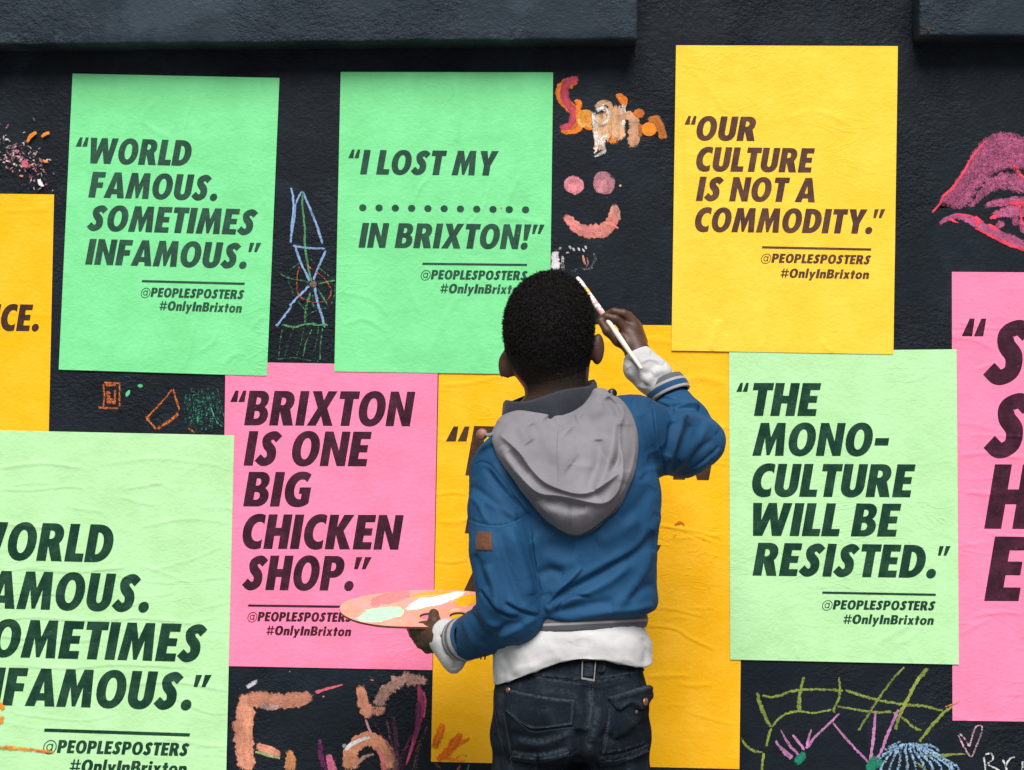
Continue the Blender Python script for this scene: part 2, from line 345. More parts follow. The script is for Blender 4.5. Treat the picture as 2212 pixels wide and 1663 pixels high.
GL = {
 'I': (.26, [[rect(0, 0, .26, 1)]]),
 'L': (.50, [[[(0, 0), (0, 1), (s, 1), (s, .215), (.5, .215), (.5, 0)]]]),
 'T': (.58, [[[(0, 1), (.58, 1), (.58, .785), (.42, .785), (.42, 0), (.16, 0), (.16, .785), (0, .785)]]]),
 'E': (.53, [[[(0, 0), (0, 1), (.53, 1), (.53, .795), (s, .795), (s, .61), (.49, .61), (.49, .405), (s, .405), (s, .205), (.53, .205), (.53, 0)]]]),
 'F': (.52, [[[(0, 0), (0, 1), (.52, 1), (.52, .79), (s, .79), (s, .595), (.485, .595), (.485, .385), (s, .385), (s, 0)]]]),
 'H': (.70, [[[(0, 0), (0, 1), (s, 1), (s, .61), (.44, .61), (.44, 1), (.70, 1), (.70, 0), (.44, 0), (.44, .385), (s, .385), (s, 0)]]]),
 'N': (.73, [[[(0, 0), (0, 1), (.235, 1), (.49, .44), (.49, 1), (.73, 1), (.73, 0), (.495, 0), (.24, .56), (.24, 0)]]]),
 'M': (.92, [[[(0, 0), (.09, 1), (.335, 1), (.46, .56), (.585, 1), (.83, 1), (.92, 0), (.675, 0), (.632, .54), (.505, .02), (.415, .02), (.288, .54), (.245, 0)]]]),
 'W': (1.12, [[[(0, 1), (.16, 0), (.42, 0), (.56, .52), (.70, 0), (.96, 0), (1.12, 1), (.87, 1), (.805, .47), (.675, 1), (.445, 1), (.315, .47), (.25, 1)]]]),
 'A': (.80, [[[(0, 0), (.265, 1), (.535, 1), (.80, 0), (.54, 0), (.507, .155), (.293, .155), (.26, 0)], [(.335, .345), (.465, .345), (.40, .68)]]]),
 'X': (.77, [[[(0, 0), (.245, .51), (.02, 1), (.29, 1), (.39, .73), (.49, 1), (.755, 1), (.525, .51), (.77, 0), (.495, 0), (.38, .29), (.265, 0)]]]),
 'Y': (.73, [[[(.235, 0), (.235, .41), (0, 1), (.275, 1), (.365, .67), (.455, 1), (.73, 1), (.495, .41), (.495, 0)]]]),
 'K': (.74, [[[(0, 0), (0, 1), (s, 1), (s, .63), (.42, 1), (.71, 1), (.465, .535), (.74, 0), (.445, 0), (s, .42), (s, 0)]]]),
 'D': (.72, [[[(0, 0), (0, 1), (.27, 1)] + ell(.27, .5, .45, .5, 88, -88, 16) + [(.27, 0)], [(s, .205), (s, .795), (.285, .795)] + ell(.285, .5, .17, .295, 86, -86, 12) + [(.285, .205)]]]),
 'B': (.665, [[[(0, 0), (0, 1), (.36, 1)] + ell(.36, .745, .26, .255, 86, -52, 12) + ell(.36, .285, .305, .285, 52, -86, 12) + [(.36, 0)],
               [(.25, .60), (.25, .82), (.31, .82)] + ell(.31, .71, .085, .11, 80, -80, 6) + [(.31, .60)], [(.25, .185), (.25, .42), (.32, .42)] + ell(.32, .302, .1, .117, 80, -80, 6) + [(.32, .185)]]]),
 'P': (.65, [[[(0, 0), (0, 1), (.34, 1)] + ell(.34, .685, .31, .315, 86, -86, 14) + [(.34, .37), (s, .37), (s, 0)], [(.25, .56), (.25, .81), (.30, .81)] + ell(.30, .685, .10, .125, 80, -80, 8) + [(.30, .56)]]]),
 'R': (.70, [[[(0, 0), (0, 1), (.345, 1)] + ell(.345, .705, .30, .295, 86, -48, 14) + [(.71, 0), (.42, 0), (s, .40), (s, 0)], [(.25, .585), (.25, .815), (.30, .815)] + ell(.30, .70, .10, .115, 80, -80, 8) + [(.30, .585)]]]),
 'U': (.69, [[[(0, 1), (0, .35)] + ell(.345, .345, .345, .36, 182, 358, 16) + [(.69, .35), (.69, 1), (.43, 1), (.43, .34)] + ell(.345, .33, .085, .125, -2, -178, 8) + [(s, .34), (s, 1)]]]),
 'O': (.79, [ring(.395, .5, .395, .517, .145, .315)]),
 'C': (.60, [[ell(.42, .5, .42, .517, 66, 294, 22) + ell(.46, .5, .205, .29, -48, -312, 16)]]),
 'G': (.74, [[ell(.42, .5, .42, .517, 55, 285, 22) + [(.62, .03), (.72, .10), (.72, .555), (.41, .555), (.41, .375), (.49, .375), (.49, .225)] + ell(.45, .5, .195, .295, -75, -315, 14)]]),
 'S': (.60, [[_S]]),
 '.': (.29, [[ell(.145, .13, .145, .15, 0, 340, 17, 2)]]),
 '-': (.40, [[rect(0, .32, .40, .54)]]),
 '!': (.32, [[[(.02, 1), (.30, 1), (.235, .35), (.085, .35)]], [ell(.15, .12, .14, .145, 0, 340, 17, 2)]]),
 'n': (.55, [[[(0, 0), (0, .7), (.22, .7), (.22, .63)] + ell(.35, .5, .2, .215, 120, 5, 8) + [(.55, .45), (.55, 0), (.33, 0), (.33, .42)] + ell(.275, .42, .055, .09, 0, 180, 6) + [(.22, .42), (.22, 0)]]]),
 'l': (.22, [[rect(0, 0, .22, 1.05)]]),
 'y': (.60, [[[(0, .7), (.23, .7), (.31, .36), (.38, .7), (.60, .7), (.29, -.26), (.06, -.26), (.19, .05)]]]),
 'r': (.39, [[[(0, 0), (0, .7), (.21, .7), (.21, .6), (.30, .70), (.39, .71), (.39, .49), (.28, .48), (.22, .40), (.22, 0)]]]),
 'i': (.22, [[rect(0, 0, .22, .7)], [ell(.11, .89, .125, .13, 0, 340, 13, 2)]]),
 'x': (.58, [[[(0, 0), (.17, .36), (.02, .7), (.24, .7), (.295, .53), (.35, .7), (.57, .7), (.41, .36), (.58, 0), (.35, 0), (.29, .18), (.23, 0)]]]),
 't': (.38, [[[(.08, 0), (.08, .51), (0, .51), (0, .7), (.08, .7), (.08, .92), (.30, .92), (.30, .7), (.38, .7), (.38, .51), (.30, .51), (.30, 0)]]]),
 'o': (.61, [ring(.305, .35, .305, .375, .1, .19)]),
 '#': (.70, [[rect(.13, 0, .24, 1)], [rect(.42, 0, .53, 1)], [rect(-.02, .25, .70, .36)], [rect(-.02, .62, .70, .73)]]),
 '@': (1.0, [ring(.5, .42, .5, .56, .43, .49, 2), ring(.47, .42, .23, .28, .155, .2, 2), [rect(.63, .14, .715, .70)]]),
}
SLANT = .16
def bolden(loops, w=.004):
    out = []
    for k, L in enumerate(loops):
        A = np.array(L, float); ar = np.sum(A[:, 0] * np.roll(A[:, 1], -1) - np.roll(A[:, 0], -1) * A[:, 1])
        e = np.roll(A, -1, 0) - A; e /= np.hypot(e[:, 0], e[:, 1])[:, None] + 1e-9; n = np.stack([e[:, 1], -e[:, 0]], 1) * (1 if ar > 0 else -1)
        m = n + np.roll(n, 1, 0); m /= np.maximum(np.sum(m * m, 1), .9)[:, None] / 2
        out.append([tuple(q) for q in A + m * w * (1 if k == 0 else -1)])
    return out
for _g in list(GL):
    if _g not in '@.': GL[_g] = (GL[_g][0], [bolden(q) for q in GL[_g][1]])
def tessellate(loops):
    vv = [[Vector((x, y, 0)) for x, y in L] for L in loops]
    return [q for L in loops for q in L], tessellate_polygon(vv)
class Ink:                                 # collects glyph triangles in photo units, cut finely so they follow the paper
    def __init__(s): s.v = []; s.f = []; s.z = []
    def add(s, loops, step=6, z=0.0):
        P, T = tessellate(loops)
        bm = bmesh.new(); vs_ = [bm.verts.new((x, y, 0)) for x, y in P]
        for a, b, c in T:
            try: bm.faces.new((vs_[a], vs_[b], vs_[c]))
            except ValueError: pass
        A = np.array(P); lo, hi = A.min(0), A.max(0)
        for ax in (0, 1):
            for q in np.arange(math.floor(lo[ax] / step) * step + step, hi[ax], step):
                co = [0, 0, 0]; co[ax] = q; no = [0, 0, 0]; no[ax] = 1
                bmesh.ops.bisect_plane(bm, geom=bm.verts[:] + bm.edges[:] + bm.faces[:], plane_co=co, plane_no=no, dist=1e-4)
        n0 = len(s.v); bm.verts.index_update()
        for v in bm.verts: s.v.append((v.co.x, v.co.y)); s.z.append(z)
        for f in bm.faces:
            ids = [n0 + v.index for v in f.verts]; c = [v.co for v in f.verts]
            ar = sum(c[i].x * c[(i + 1) % len(c)].y - c[(i + 1) % len(c)].x * c[i].y for i in range(len(c)))
            s.f.append(tuple(ids if ar < 0 else ids[::-1]))      # y runs down, so this faces the street
        bm.free()
    def line(s, text, xl, xr, yb, slope, cap, step=4.5, fit=True):
        x = 0; items = []
        for ch in text:
            if ch == ' ': x += .30; continue
            w, parts = GL[ch]
            for k, loops in enumerate(parts): items.append(([[(x + a + SLANT * b, b) for a, b in L] for L in loops], k))
            x += w + (.088 if ch not in 'ATLY' else .055)
        xs = [a for L, _ in items for q in L for a, b in q]; mn, mx = min(xs), max(xs)
        sx = (xr - xl) / (mx - mn)
        for loops, k in items:
            out = []
            for L in loops:
                q = []
                for a, b in L:
                    dx = (a - mn) * sx
                    q.append((xl + dx + slope * b * cap, yb + slope * dx - b * cap))
                out.append(q)
            s.add(out, step, k * .00003)
    def quote(s, x0, y0, x1, y1, opening=True, slope=0.0):
        w, h = x1 - x0, y1 - y0
        if opening: sh = [[(0, 1), (.33, .34 * 0), (.53, 0), (.43, 1)], [(.5, 1), (.80, 0), (1, 0), (.88, 1)]]
        else: sh = [[(.13, 0), (.47, 0), (.21, 1), (0, 1)], [(.63, 0), (1, 0), (.65, 1), (.44, 1)]]
        for q in sh: s.add([[(x0 + a * w, y0 + b * h + slope * a * w) for a, b in q]], 6)
    def rule(s, x0, y0, x1, y1, th):
        s.add([[(x0 + th * .2, y0), (x1 + th * .2, y1), (x1, y1 + th), (x0, y0 + th)]], 8)
    def dot(s, x, y, r): s.add([ell(x, y, r * 1.05, r, 0, 345, 23, 2)], 6)
    def build(s, name, H, layer, mat, parent):
        P = np.array(s.v); h = H(P) + layer + .00048 + np.array(s.z)
        V = np.stack([(P[:, 0] - CX) * S, -h, ZC + (CY - P[:, 1]) * S], 1)
        return make_mesh(name, V, s.f, [mat], parent)

LAYER = .0012
POSTERS = []
def auto_folds(seed, corners, n, amp, horiz=True):
    r = random.Random(seed); c = np.array(corners, float); out = []
    for _ in range(n):
        u, v = r.random(), r.random()
        p = (c[0] * (1 - u) + c[1] * u) * (1 - v) + (c[3] * (1 - u) + c[2] * u) * v
        L = r.uniform(25, 95); a = r.gauss(0, .16) + (0 if horiz else 1.45)
        d = np.array([math.cos(a), math.sin(a)]); nn = np.array([-d[1], d[0]])
        out.append((r.choice('rcrr'), [p - d * L, p + nn * r.gauss(0, L * .07), p + d * L * r.uniform(.4, 1)], r.uniform(2.2, 4.5), amp * r.uniform(.35, 1)))
    return out
def poster(key, label, corners, layer, paper, ink, folds, inks):
    c = np.array(corners, float)           # TL TR BR BL
    nu = int(max(np.hypot(*(c[1] - c[0])), 60) / 3.0); nv = int(np.hypot(*(c[3] - c[0])) / 3.0)
    u, v = np.meshgrid(np.linspace(0, 1, nu + 1), np.linspace(0, 1, nv + 1))
    u = u.ravel()[:, None]; v = v.ravel()[:, None]
    P = (c[0] * (1 - u) + c[1] * u) * (1 - v) + (c[3] * (1 - u) + c[2] * u) * v
    sd = len(POSTERS)
    def H(Q):
        q3 = np.c_[Q, np.zeros(len(Q))]
        return   .0002 * vnoise(q3, 1 / 90, sd) + .00013 * vnoise(q3 * (1, 2.2, 1), 1 / 34, sd + 20) + .0008 + np.maximum(fold_height(Q, folds), -.0003)
    h = H(P) + layer * LAYER
    V = np.stack([(P[:, 0] - CX) * S, -h, ZC + (CY - P[:, 1]) * S], 1)
    ids = np.arange((nu + 1) * (nv + 1)).reshape(nv + 1, nu + 1)
    F = np.stack([ids[:-1, :-1], ids[1:, :-1], ids[1:, 1:], ids[:-1, 1:]], -1).reshape(-1, 4)
    o = make_mesh('paper_poster', V, F, [paper]); recenter(o)
    tag(o, label, 'poster', 'slogan posters pasted on the dark wall')
    for name, fn in inks:
        k = Ink(); fn(k); k.build(name, H, layer * LAYER, ink, o)
    POSTERS.append(o); return o
def handle(x0, x1, yr0, yr1, th, a0, a1, ya, sa, ca, b0, b1, yb_, sb, cb):
    def f(k):
        k.line('@PEOPLESPOSTERS', a0, a1, ya, sa, ca, 14); k.line('#OnlyInBrixton', b0, b1, yb_, sb, cb, 14)
    return [('divider_line', lambda k: k.rule(x0, yr0, x1, yr1, th)), ('handle_lettering', f)]

C_G1, C_G2 = (.190, .700, .290), (.445, .76, .390)
C_Y1, C_Y2, C_PK = (.94, .585, .045), (.95, .475, .006), (.92, .225, .40)
M_G1 = mat_paper('spring_green_paper', C_G1); M_G2 = mat_paper('pale_green_paper', C_G2)
M_Y1 = mat_paper('yellow_paper', C_Y1); M_Y2 = mat_paper('amber_paper', C_Y2); M_P = mat_paper('pink_paper', C_PK)
I_G1 = mat_ink('ink_on_spring_green', (.022, .062, .042), C_G1); I_G2 = mat_ink('ink_on_pale_green', (.007, .037, .022), C_G2)
I_Y1 = mat_ink('ink_on_yellow', (.075, .036, .028), C_Y1); I_Y2 = mat_ink('ink_on_amber', (.042, .022, .016), C_Y2)
I_P = mat_ink('ink_on_pink', (.036, .010, .020), C_PK)

# left yellow, mostly outside the frame
c9 = [(-323, 414), (117, 420), (103, 1050), (-337, 1044)]
poster('p9', 'amber poster at the left edge showing only the letters CE and a full stop', c9, 0, M_Y2, I_Y2, auto_folds(9, c9, 14, .0006),
       [('quote_lettering', lambda k: k.line('NCE.', -45, 84, 713.5, .012, 57))])
# big amber behind the boy
c5 = [(950, 698), (1609, 704), (1597, 1661), (931, 1645)]
f5 = auto_folds(5, c5, 40, .0008) + [
    ('c', z3((1290, 180), (1450, 205), (1600, 250), (1710, 300)), 5, .0017), ('c', z3((1300, 690), (1480, 705), (1640, 745)), 5, .0014),
    ('c', z3((1290, 800), (1460, 815), (1560, 875), (1700, 940)), 5, .0019), ('r', z3((1300, 1095), (1420, 1090), (1560, 1088)), 4, .0011),
    ('r', z3((1500, 1140), (1600, 1148), (1700, 1142)), 4, .001), ('c', z3((1550, 690), (1640, 695), (1710, 690)), 4, .0012),
    ('r', [(955, 832), (1010, 828), (1080, 812)], 4, .0010), ('c', [(940, 1075), (975, 1070), (1010, 1072)], 5, .0015), ('c', [(938, 1215), (975, 1220), (1012, 1214)], 5, .0016),
    ('r', [(945, 1125), (980, 1128), (1015, 1120)], 4, .001), ('c', [(1430, 1140), (1500, 1152), (1560, 1168)], 5, .0014), ('r', [(1540, 922), (1560, 924), (1580, 922)], 4, .0012),
    ('r', [(1290, 740), (1400, 735), (1480, 745)], 7, .0009), ('r', [(1460, 830), (1510, 815), (1570, 828)], 8, .0012), ('c', [(1400, 1012), (1470, 1000), (1590, 1010)], 4, .0013)]
def q5a(k): k.quote(963, 921, 1014, 953); k.line('BRIXTON', 1005, 1548, 1026, .02, 106)
def q5b(k): k.line('I', 1004, 1048, 1151, .02, 106)
def q5c(k): k.line('A', 1001, 1090, 1278, .02, 106)
def q5d(k): k.quote(1378, 1177, 1428, 1210, False)
poster('p5', 'large amber poster directly behind the boy, its slogan hidden by his back', c5, 0, M_Y2, I_Y2, f5, [('quote_lettering', q) for q in (q5a, q5b, q5c, q5d)])
# big pink right
c8 = [(2056, 587), (2726, 592), (2728, 1566), (2057.3, 1556)]
f8 = auto_folds(8, c8, 60, .0010) + [('c', [(2057, 697), (2090, 705), (2140, 714), (2212, 712)], 4, .0012), ('r', [(2070, 985), (2130, 978), (2212, 990)], 4, .001),
    ('r', [(2085, 1063), (2150, 1068), (2212, 1062)], 4, .0012), ('c', [(2075, 1190), (2140, 1202), (2212, 1188)], 4, .0011), ('r', [(2075, 1370), (2110, 1350), (2140, 1335)], 4, .001),
    ('r', [(2100, 1330), (2160, 1322), (2212, 1326)], 4, .0012)]
def big8(k):
    k.quote(2077, 688, 2130, 726)
    k.line('S', 2123, 2232, 829, .008, 138); k.line('S', 2124, 2233, 987, .008, 138); k.line('H', 2125.6, 2245, 1141, .008, 138); k.line('E', 2125.6, 2222, 1297, .008, 138)
poster('p8', 'large pink poster cut by the right edge with single big letters S S H E', c8, 0, M_P, I_P, f8, [('quote_lettering', big8)])
# pink centre
c4 = [(487.5, 781.5), (946, 789), (934, 1447), (478, 1438)]
def big4(k):
    k.quote(497.6, 843.5, 532.7, 868)
    for a in (('BRIXTON', 527.5, 897, 918), ('IS ONE', 526.5, 803, 1005), ('BIG', 525.5, 673, 1093), ('CHICKEN', 524, 872, 1184.5), ('SHOP.', 523, 764, 1273.5)): k.line(*a, .006, 74)
    k.quote(765, 1203, 803, 1229, False)
poster('p4', 'pink poster reading BRIXTON IS ONE BIG CHICKEN SHOP, left of the boy', c4, 1, M_P, I_P, auto_folds(4, c4, 10, .0005, False),
       [('quote_lettering', big4)] + handle(536, 762, 1305, 1308, 4.8, 535, 762, 1341, .008, 20, 575.5, 758.8, 1371, .014, 20))
# large pale green bottom left
c6 = [(-150, 926), (506.5, 940), (484, 1890), (-172, 1876)]
f6 = auto_folds(6, c6, 60, .0010) + [('c', [(0, 1060), (60, 1063), (140, 1056), (180, 1058)], 4, .0012), ('r', [(0, 1128), (50, 1135), (120, 1140)], 4, .0014),
    ('c', [(0, 1245), (60, 1232), (150, 1240), (260, 1232)], 5, .0016), ('c', [(0, 1292), (60, 1285), (150, 1290)], 4, .0012), ('c', [(0, 1345), (70, 1338), (200, 1345), (300, 1340), (420, 1352)], 5, .0016),
    ('r', [(0, 1372), (60, 1378), (120, 1370)], 4, .0014), ('c', [(20, 1440), (140, 1448), (260, 1440), (400, 1446)], 5, .0015), ('r', [(260, 1478), (380, 1472), (490, 1490)], 4, .0012),
    ('c', [(30, 1545), (170, 1560), (250, 1548)], 4, .0011), ('r', [(350, 1592), (430, 1605), (488, 1612)], 4, .001), ('r', [(300, 1140), (400, 1120), (495, 1128)], 4, .0008),
    ('c', [(240, 1245), (350, 1262), (495, 1250)], 4, .0009), ('r', [(0, 1010), (90, 1000), (180, 1010)], 4, .0011), ('r', [(230, 1000), (340, 990), (480, 1005)], 4, .0007)]
def big6(k):
    for a in (('WORLD', -69, 245, 1206.5), ('FAMOUS.', -78, 322, 1311.5), ('SOMETIMES', -83, 447, 1416), ('INFAMOUS.', -87, 414, 1520)): k.line(*a, .0255, 81)
    k.quote(-114, 1126, -74, 1155); k.quote(419, 1457, 458, 1483, False)
poster('p6', 'large pale green poster reading WORLD FAMOUS SOMETIMES INFAMOUS, bottom left corner', c6, 2, M_G2, I_G2, f6,
       [('quote_lettering', big6)] + handle(96, 410, 1572.5, 1583, 7.2, 94, 410, 1624.5, .025, 28, 151, 404, 1667, .025, 28))
# spring green left
c1 = [(157.8, 159.3), (604.2, 168.8), (577, 812), (127.7, 798.2)]
f1 = auto_folds(1, c1, 10, .0006, False) + [('r', [(420, 205), (400, 270), (395, 330)], 4, .0009), ('r', [(345, 210), (310, 260), (370, 300)], 6, .0008), ('v', [(455, 210), (465, 260), (440, 300)], 7, .0005),
    ('r', [(425, 690), (410, 760), (395, 800)], 4, .0010), ('r', [(470, 715), (460, 740), (430, 760)], 4, .001), ('r', [(530, 762), (500, 770), (480, 790)], 6, .0009), ('r', [(545, 710), (560, 690), (575, 685)], 4, .001)]
def big1(k):
    k.quote(164.5, 297, 192.5, 317)
    for a in (('WORLD', 196, 414, 353), ('FAMOUS.', 191.5, 469.5, 426.3), ('SOMETIMES', 188, 556.7, 498), ('INFAMOUS.', 184.8, 533, 571)): k.line(*a, .0268, 55)
    k.quote(537, 524.5, 565, 544.5, False)
poster('p1', 'spring green poster reading WORLD FAMOUS SOMETIMES INFAMOUS, top left under the ledge', c1, 2, M_G1, I_G1, f1,
       [('quote_lettering', big1)] + handle(306.7, 528.7, 604.8, 610.7, 4.8, 304.7, 528.7, 640.8, .025, 20, 344.6, 523, 670, .03, 20))
# spring green middle
c2 = [(736.3, 155.7), (1194.8, 156.7), (1186, 809), (722.6, 802.3)]
f2 = auto_folds(2, c2, 8, .0006, False) + [('r', [(985, 160), (984, 200), (990, 260), (985, 310)], 6, .0014), ('v', [(1003, 160), (1004, 210), (1003, 300)], 6, .0009), ('r', [(1020, 200), (1022, 290), (1018, 400), (1015, 520)], 7, .0007),
    ('r', [(930, 380), (905, 410), (890, 450)], 4, .001), ('c', [(1060, 370), (1040, 440), (1000, 500), (985, 570)], 5, .001), ('r', [(1120, 380), (1090, 450), (1050, 540)], 6, .0009),
    ('r', [(1075, 470), (1130, 475), (1185, 490)], 6, .0008), ('r', [(735, 630), (800, 645), (840, 680)], 5, .0008), ('r', [(740, 700), (790, 690), (840, 720)], 5, .0007), ('r', [(930, 760), (960, 690), (990, 640)], 7, .0007)]
def q2a(k): k.quote(752.5, 323.3, 778.5, 342); k.line('I LOST MY', 778, 1077.2, 376.7, .009, 52.5)
def q2b(k):
    for i in range(11): k.dot(784 + 35.13 * i, 448.8 + .45 * i, 7.5)
def q2c(k): k.line('IN BRIXTON!', 774.5, 1147.8, 534.7, .0095, 53); k.quote(1149, 485.5, 1176.5, 505.5, False)
poster('p2', 'spring green poster reading I LOST MY with a dotted blank, behind the boy\'s head', c2, 2, M_G1, I_G1, f2,
       [('quote_lettering', q2a), ('dotted_blank', q2b), ('quote_lettering', q2c)] + handle(912, 1138, 567.5, 570, 4.6, 909, 1140, 603, .01, 20, 951, 1135, 633, .012, 20))
# pale green right
c7 = [(1574.4, 759.3), (2065.2, 754.3), (2070.5, 1434.8), (1576.8, 1424)]
f7 = auto_folds(7, c7, 14, .0005) + [('r', [(1895, 1415), (1900, 1385), (1960, 1350), (1990, 1310)], 7, .0009), ('r', [(1930, 1395), (1975, 1370), (2000, 1330)], 6, .0007), ('v', [(2000, 1170), (2035, 1162), (2060, 1180)], 6, .0006),
    ('r', [(1960, 1400), (1965, 1415), (1970, 1430)], 4, .0009), ('r', [(1720, 1395), (1722, 1410), (1724, 1424)], 4, .0008)]
def big7(k):
    k.quote(1590, 826.8, 1617, 846)
    for a in (('THE', 1625.5, 1773, 897.7, .003), ('MONO-', 1624.5, 1920, 983.8, .002), ('CULTURE', 1623.8, 1976.7, 1072, .004), ('WILL BE', 1626, 1946, 1156.5, .006), ('RESISTED.', 1624.9, 2020.6, 1242.3, .014)): k.line(*a, 70.5)
    k.quote(2025, 1179, 2052.7, 1199.6, False)
poster('p7', 'pale green poster reading THE MONOCULTURE WILL BE RESISTED, right of the boy', c7, 2, M_G2, I_G2, f7,
       [('quote_lettering', big7)] + handle(1775, 2020, 1277, 1281.7, 4.8, 1775, 2020.6, 1315.3, .011, 20, 1820.6, 2016.4, 1346.6, .012, 20))
# yellow top right
c3 = [(1460, 98.5), (1938.5, 100.3), (1928.8, 765.5), (1450, 757)]
f3 = auto_folds(3, c3, 10, .0005, False) + [('r', [(1535, 757), (1540, 735), (1547, 712), (1552, 690)], 9, .0017), ('r', [(1658, 690), (1655, 725), (1640, 755)], 5, .0009), ('r', [(1775, 735), (1785, 752), (1800, 760)], 5, .0012),
    ('r', [(1650, 560), (1655, 640), (1650, 700)], 6, .0005), ('r', [(1650, 130), (1640, 240), (1630, 300)], 4, .0006), ('r', [(1470, 130), (1530, 190), (1570, 250)], 6, .0006), ('r', [(1690, 260), (1760, 240), (1840, 270)], 6, .0007),
    ('v', [(1790, 110), (1795, 200), (1800, 300)], 6, .0004)]
def big3(k):
    k.quote(1478, 251, 1504, 269.7)
    for a in (('OUR', 1503.5, 1632, 303.5), ('CULTURE', 1503, 1759, 370), ('IS NOT A', 1502.5, 1759, 434), ('COMMODITY.', 1500.3, 1883, 500.5)): k.line(*a, .012, 52)
    k.quote(1885, 452.3, 1911.6, 471.5, False)
poster('p3', 'yellow poster reading OUR CULTURE IS NOT A COMMODITY, top right', c3, 3, M_Y1, I_Y1, f3,
       [('quote_lettering', big3)] + handle(1645, 1880.4, 532, 536.8, 4.7, 1643, 1881, 567, .018, 19.5, 1685, 1876.5, 599.7, .016, 19.5))
# ------------------------------------------------------------------ hand-painted and chalked marks on the wall and posters
class Marks:
    def __init__(s, layer=0.0, seed=1): s.v = []; s.f = []; s.c = []; s.u = []; s.k = 0; s.layer = layer; s.r = np.random.RandomState(seed); s.len0 = 0
    def stroke(s, pts, w, col, cov=.9, chalk=.4, rag=.16, smooth=True, flat=False, taper=(1, 1), lift=.0002):
        """brush or chalk stroke along photo points; w = width(s) in photo units"""
        c = crom(pts, 7) if smooth and len(pts) > 2 else np.array(pts, float)
        L = np.r_[0, np.cumsum(np.hypot(*np.diff(c, axis=0).T))]; n = max(int(L[-1] / 2.2), 4)
        tt = np.linspace(0, L[-1], n + 1); c = np.stack([np.interp(tt, L, c[:, i]) for i in (0, 1)], 1)
        wv = np.interp(tt / L[-1], np.linspace(0, 1, len(np.atleast_1d(w))), np.atleast_1d(w)).astype(float)
        tg = np.gradient(c, axis=0); tg /= np.hypot(tg[:, 0], tg[:, 1])[:, None] + 1e-9; nr = np.stack([-tg[:, 1], tg[:, 0]], 1)
        def jag(): return np.convolve(s.r.randn(n + 3), [.3, .5, .3], 'valid')[:n + 1] * rag
        a, b = .5 * wv * (1 + jag()), .5 * wv * (1 + jag())
        q = np.array([-1, -.8, -.4, 0, .4, .8, 1]); hp = np.array([.05, .7, .9, .8, .9, .7, .05])
        covc = np.array([.25, .75, .97, 1, .97, .75, .25])
        ends = np.ones(n + 1); e = np.minimum(1, wv.mean() * .6 / (L[-1] + 1e-6)); x = tt / L[-1]
        ends = np.minimum(np.clip(x / (e * taper[0] + 1e-6), .25, 1), np.clip((1 - x) / (e * taper[1] + 1e-6), .25, 1))
        if flat: ends[:] = 1
        rows = []
        for j in range(7):
            off = np.where(q[j] < 0, q[j] * a, q[j] * b)
            rows.append(c + nr * off[:, None])
        n0 = len(s.v); z = s.layer + .0002 + s.k * .000035; s.k += 1
        col = np.array(col, float); jit = 1 + .06 * s.r.randn()
        vj = 1 + .16 * np.interp(np.arange(n + 1), np.arange(0, n + 9, 8), s.r.randn(len(np.arange(0, n + 9, 8))))
        for i in range(n + 1):
            for j in range(7):
                p = rows[j][i]; h = z + lift * hp[j] * (.4 if chalk > .5 else 1)
                s.v.append(((p[0] - CX) * S, -h, ZC + (CY - p[1]) * S))
                s.c.append((*np.clip(col * jit * np.clip(vj[i] + .10 * math.sin(j * 2.1 + s.k), .6, 1.3), 0, 1), cov * covc[j] * ends[i])); s.u.append(((s.len0 + tt[i]) * S * 10, (q[j] * wv.mean() * .5) * S, chalk))
        s.len0 += L[-1] + 37
        for i in range(n):
            for j in range(6):
                A = n0 + i * 7 + j; s.f.append((A, A + 1, A + 8, A + 7))
    def blob(s, cx, cy, rx, ry, col, cov=1.0, ang=0.0, chalk=.4):
        a = math.radians(ang); tt = np.linspace(-1, 1, 13)
        s.stroke([(cx + rx * t * math.cos(a), cy + rx * t * math.sin(a)) for t in tt], list(np.maximum(2 * ry * np.sqrt(1 - tt * tt), .25 * ry)), col, cov, chalk, .06, False, True)
    def build(s, name, label, parent):
        o = make_mesh(name, s.v, np.array(s.f, np.int32), [M_PAINT]); me = o.data
        ca = me.color_attributes.new('Col', 'FLOAT_COLOR', 'POINT'); ca.data.foreach_set('color', np.array(s.c, np.float32).ravel())
        ua = me.attributes.new('stroke', 'FLOAT_VECTOR', 'POINT'); ua.data.foreach_set('vector', np.array(s.u, np.float32).ravel())
        adopt(o, parent); tag(o, label); return o
PKr, PKm, ORG, PCH, WHT = (.62, .06, .10), (.55, .16, .20), (.80, .20, .012), (.62, .34, .18), (.80, .74, .68)
SAL, MAU, HOT = (.66, .22, .18), (.46, .17, .22), (.78, .06, .12)
zg = lambda *p: [(1183.8 + .23377 * x, 146.9 + .23377 * y) for x, y in p]
m = Marks(seed=3)                           # painted name at the top
m.stroke(zg((300, 100), (170, 150), (120, 230), (170, 330), (250, 400), (250, 500), (180, 570), (90, 560)), [17, 26, 28, 27, 27, 27, 22, 12], ORG, .92)
m.stroke(zg((310, 100), (200, 125), (150, 200), (170, 320), (235, 400), (220, 500), (160, 545), (85, 530)), [13, 20, 22, 20, 20, 19, 16, 8], PKr, .85)
m.stroke(zg((225, 300), (285, 320), (280, 420), (300, 540), (240, 590), (150, 590)), [12, 15, 16, 15, 12, 8], ORG, .8)
m.blob(*zg((345, 460))[0], 18, 23, (.70, .27, .03), .9, 70)
m.stroke(zg((280, 450), (300, 520), (370, 545), (420, 520)), [6, 7, 8, 7], (.75, .45, .12), .8)
m.stroke(zg((330, 545), (380, 560), (420, 555)), [7, 8, 6], ORG, .9)
m.stroke(zg((620, 290), (670, 270), (700, 320), (705, 380)), [18, 20, 16, 9], (.85, .21, .01), 1)
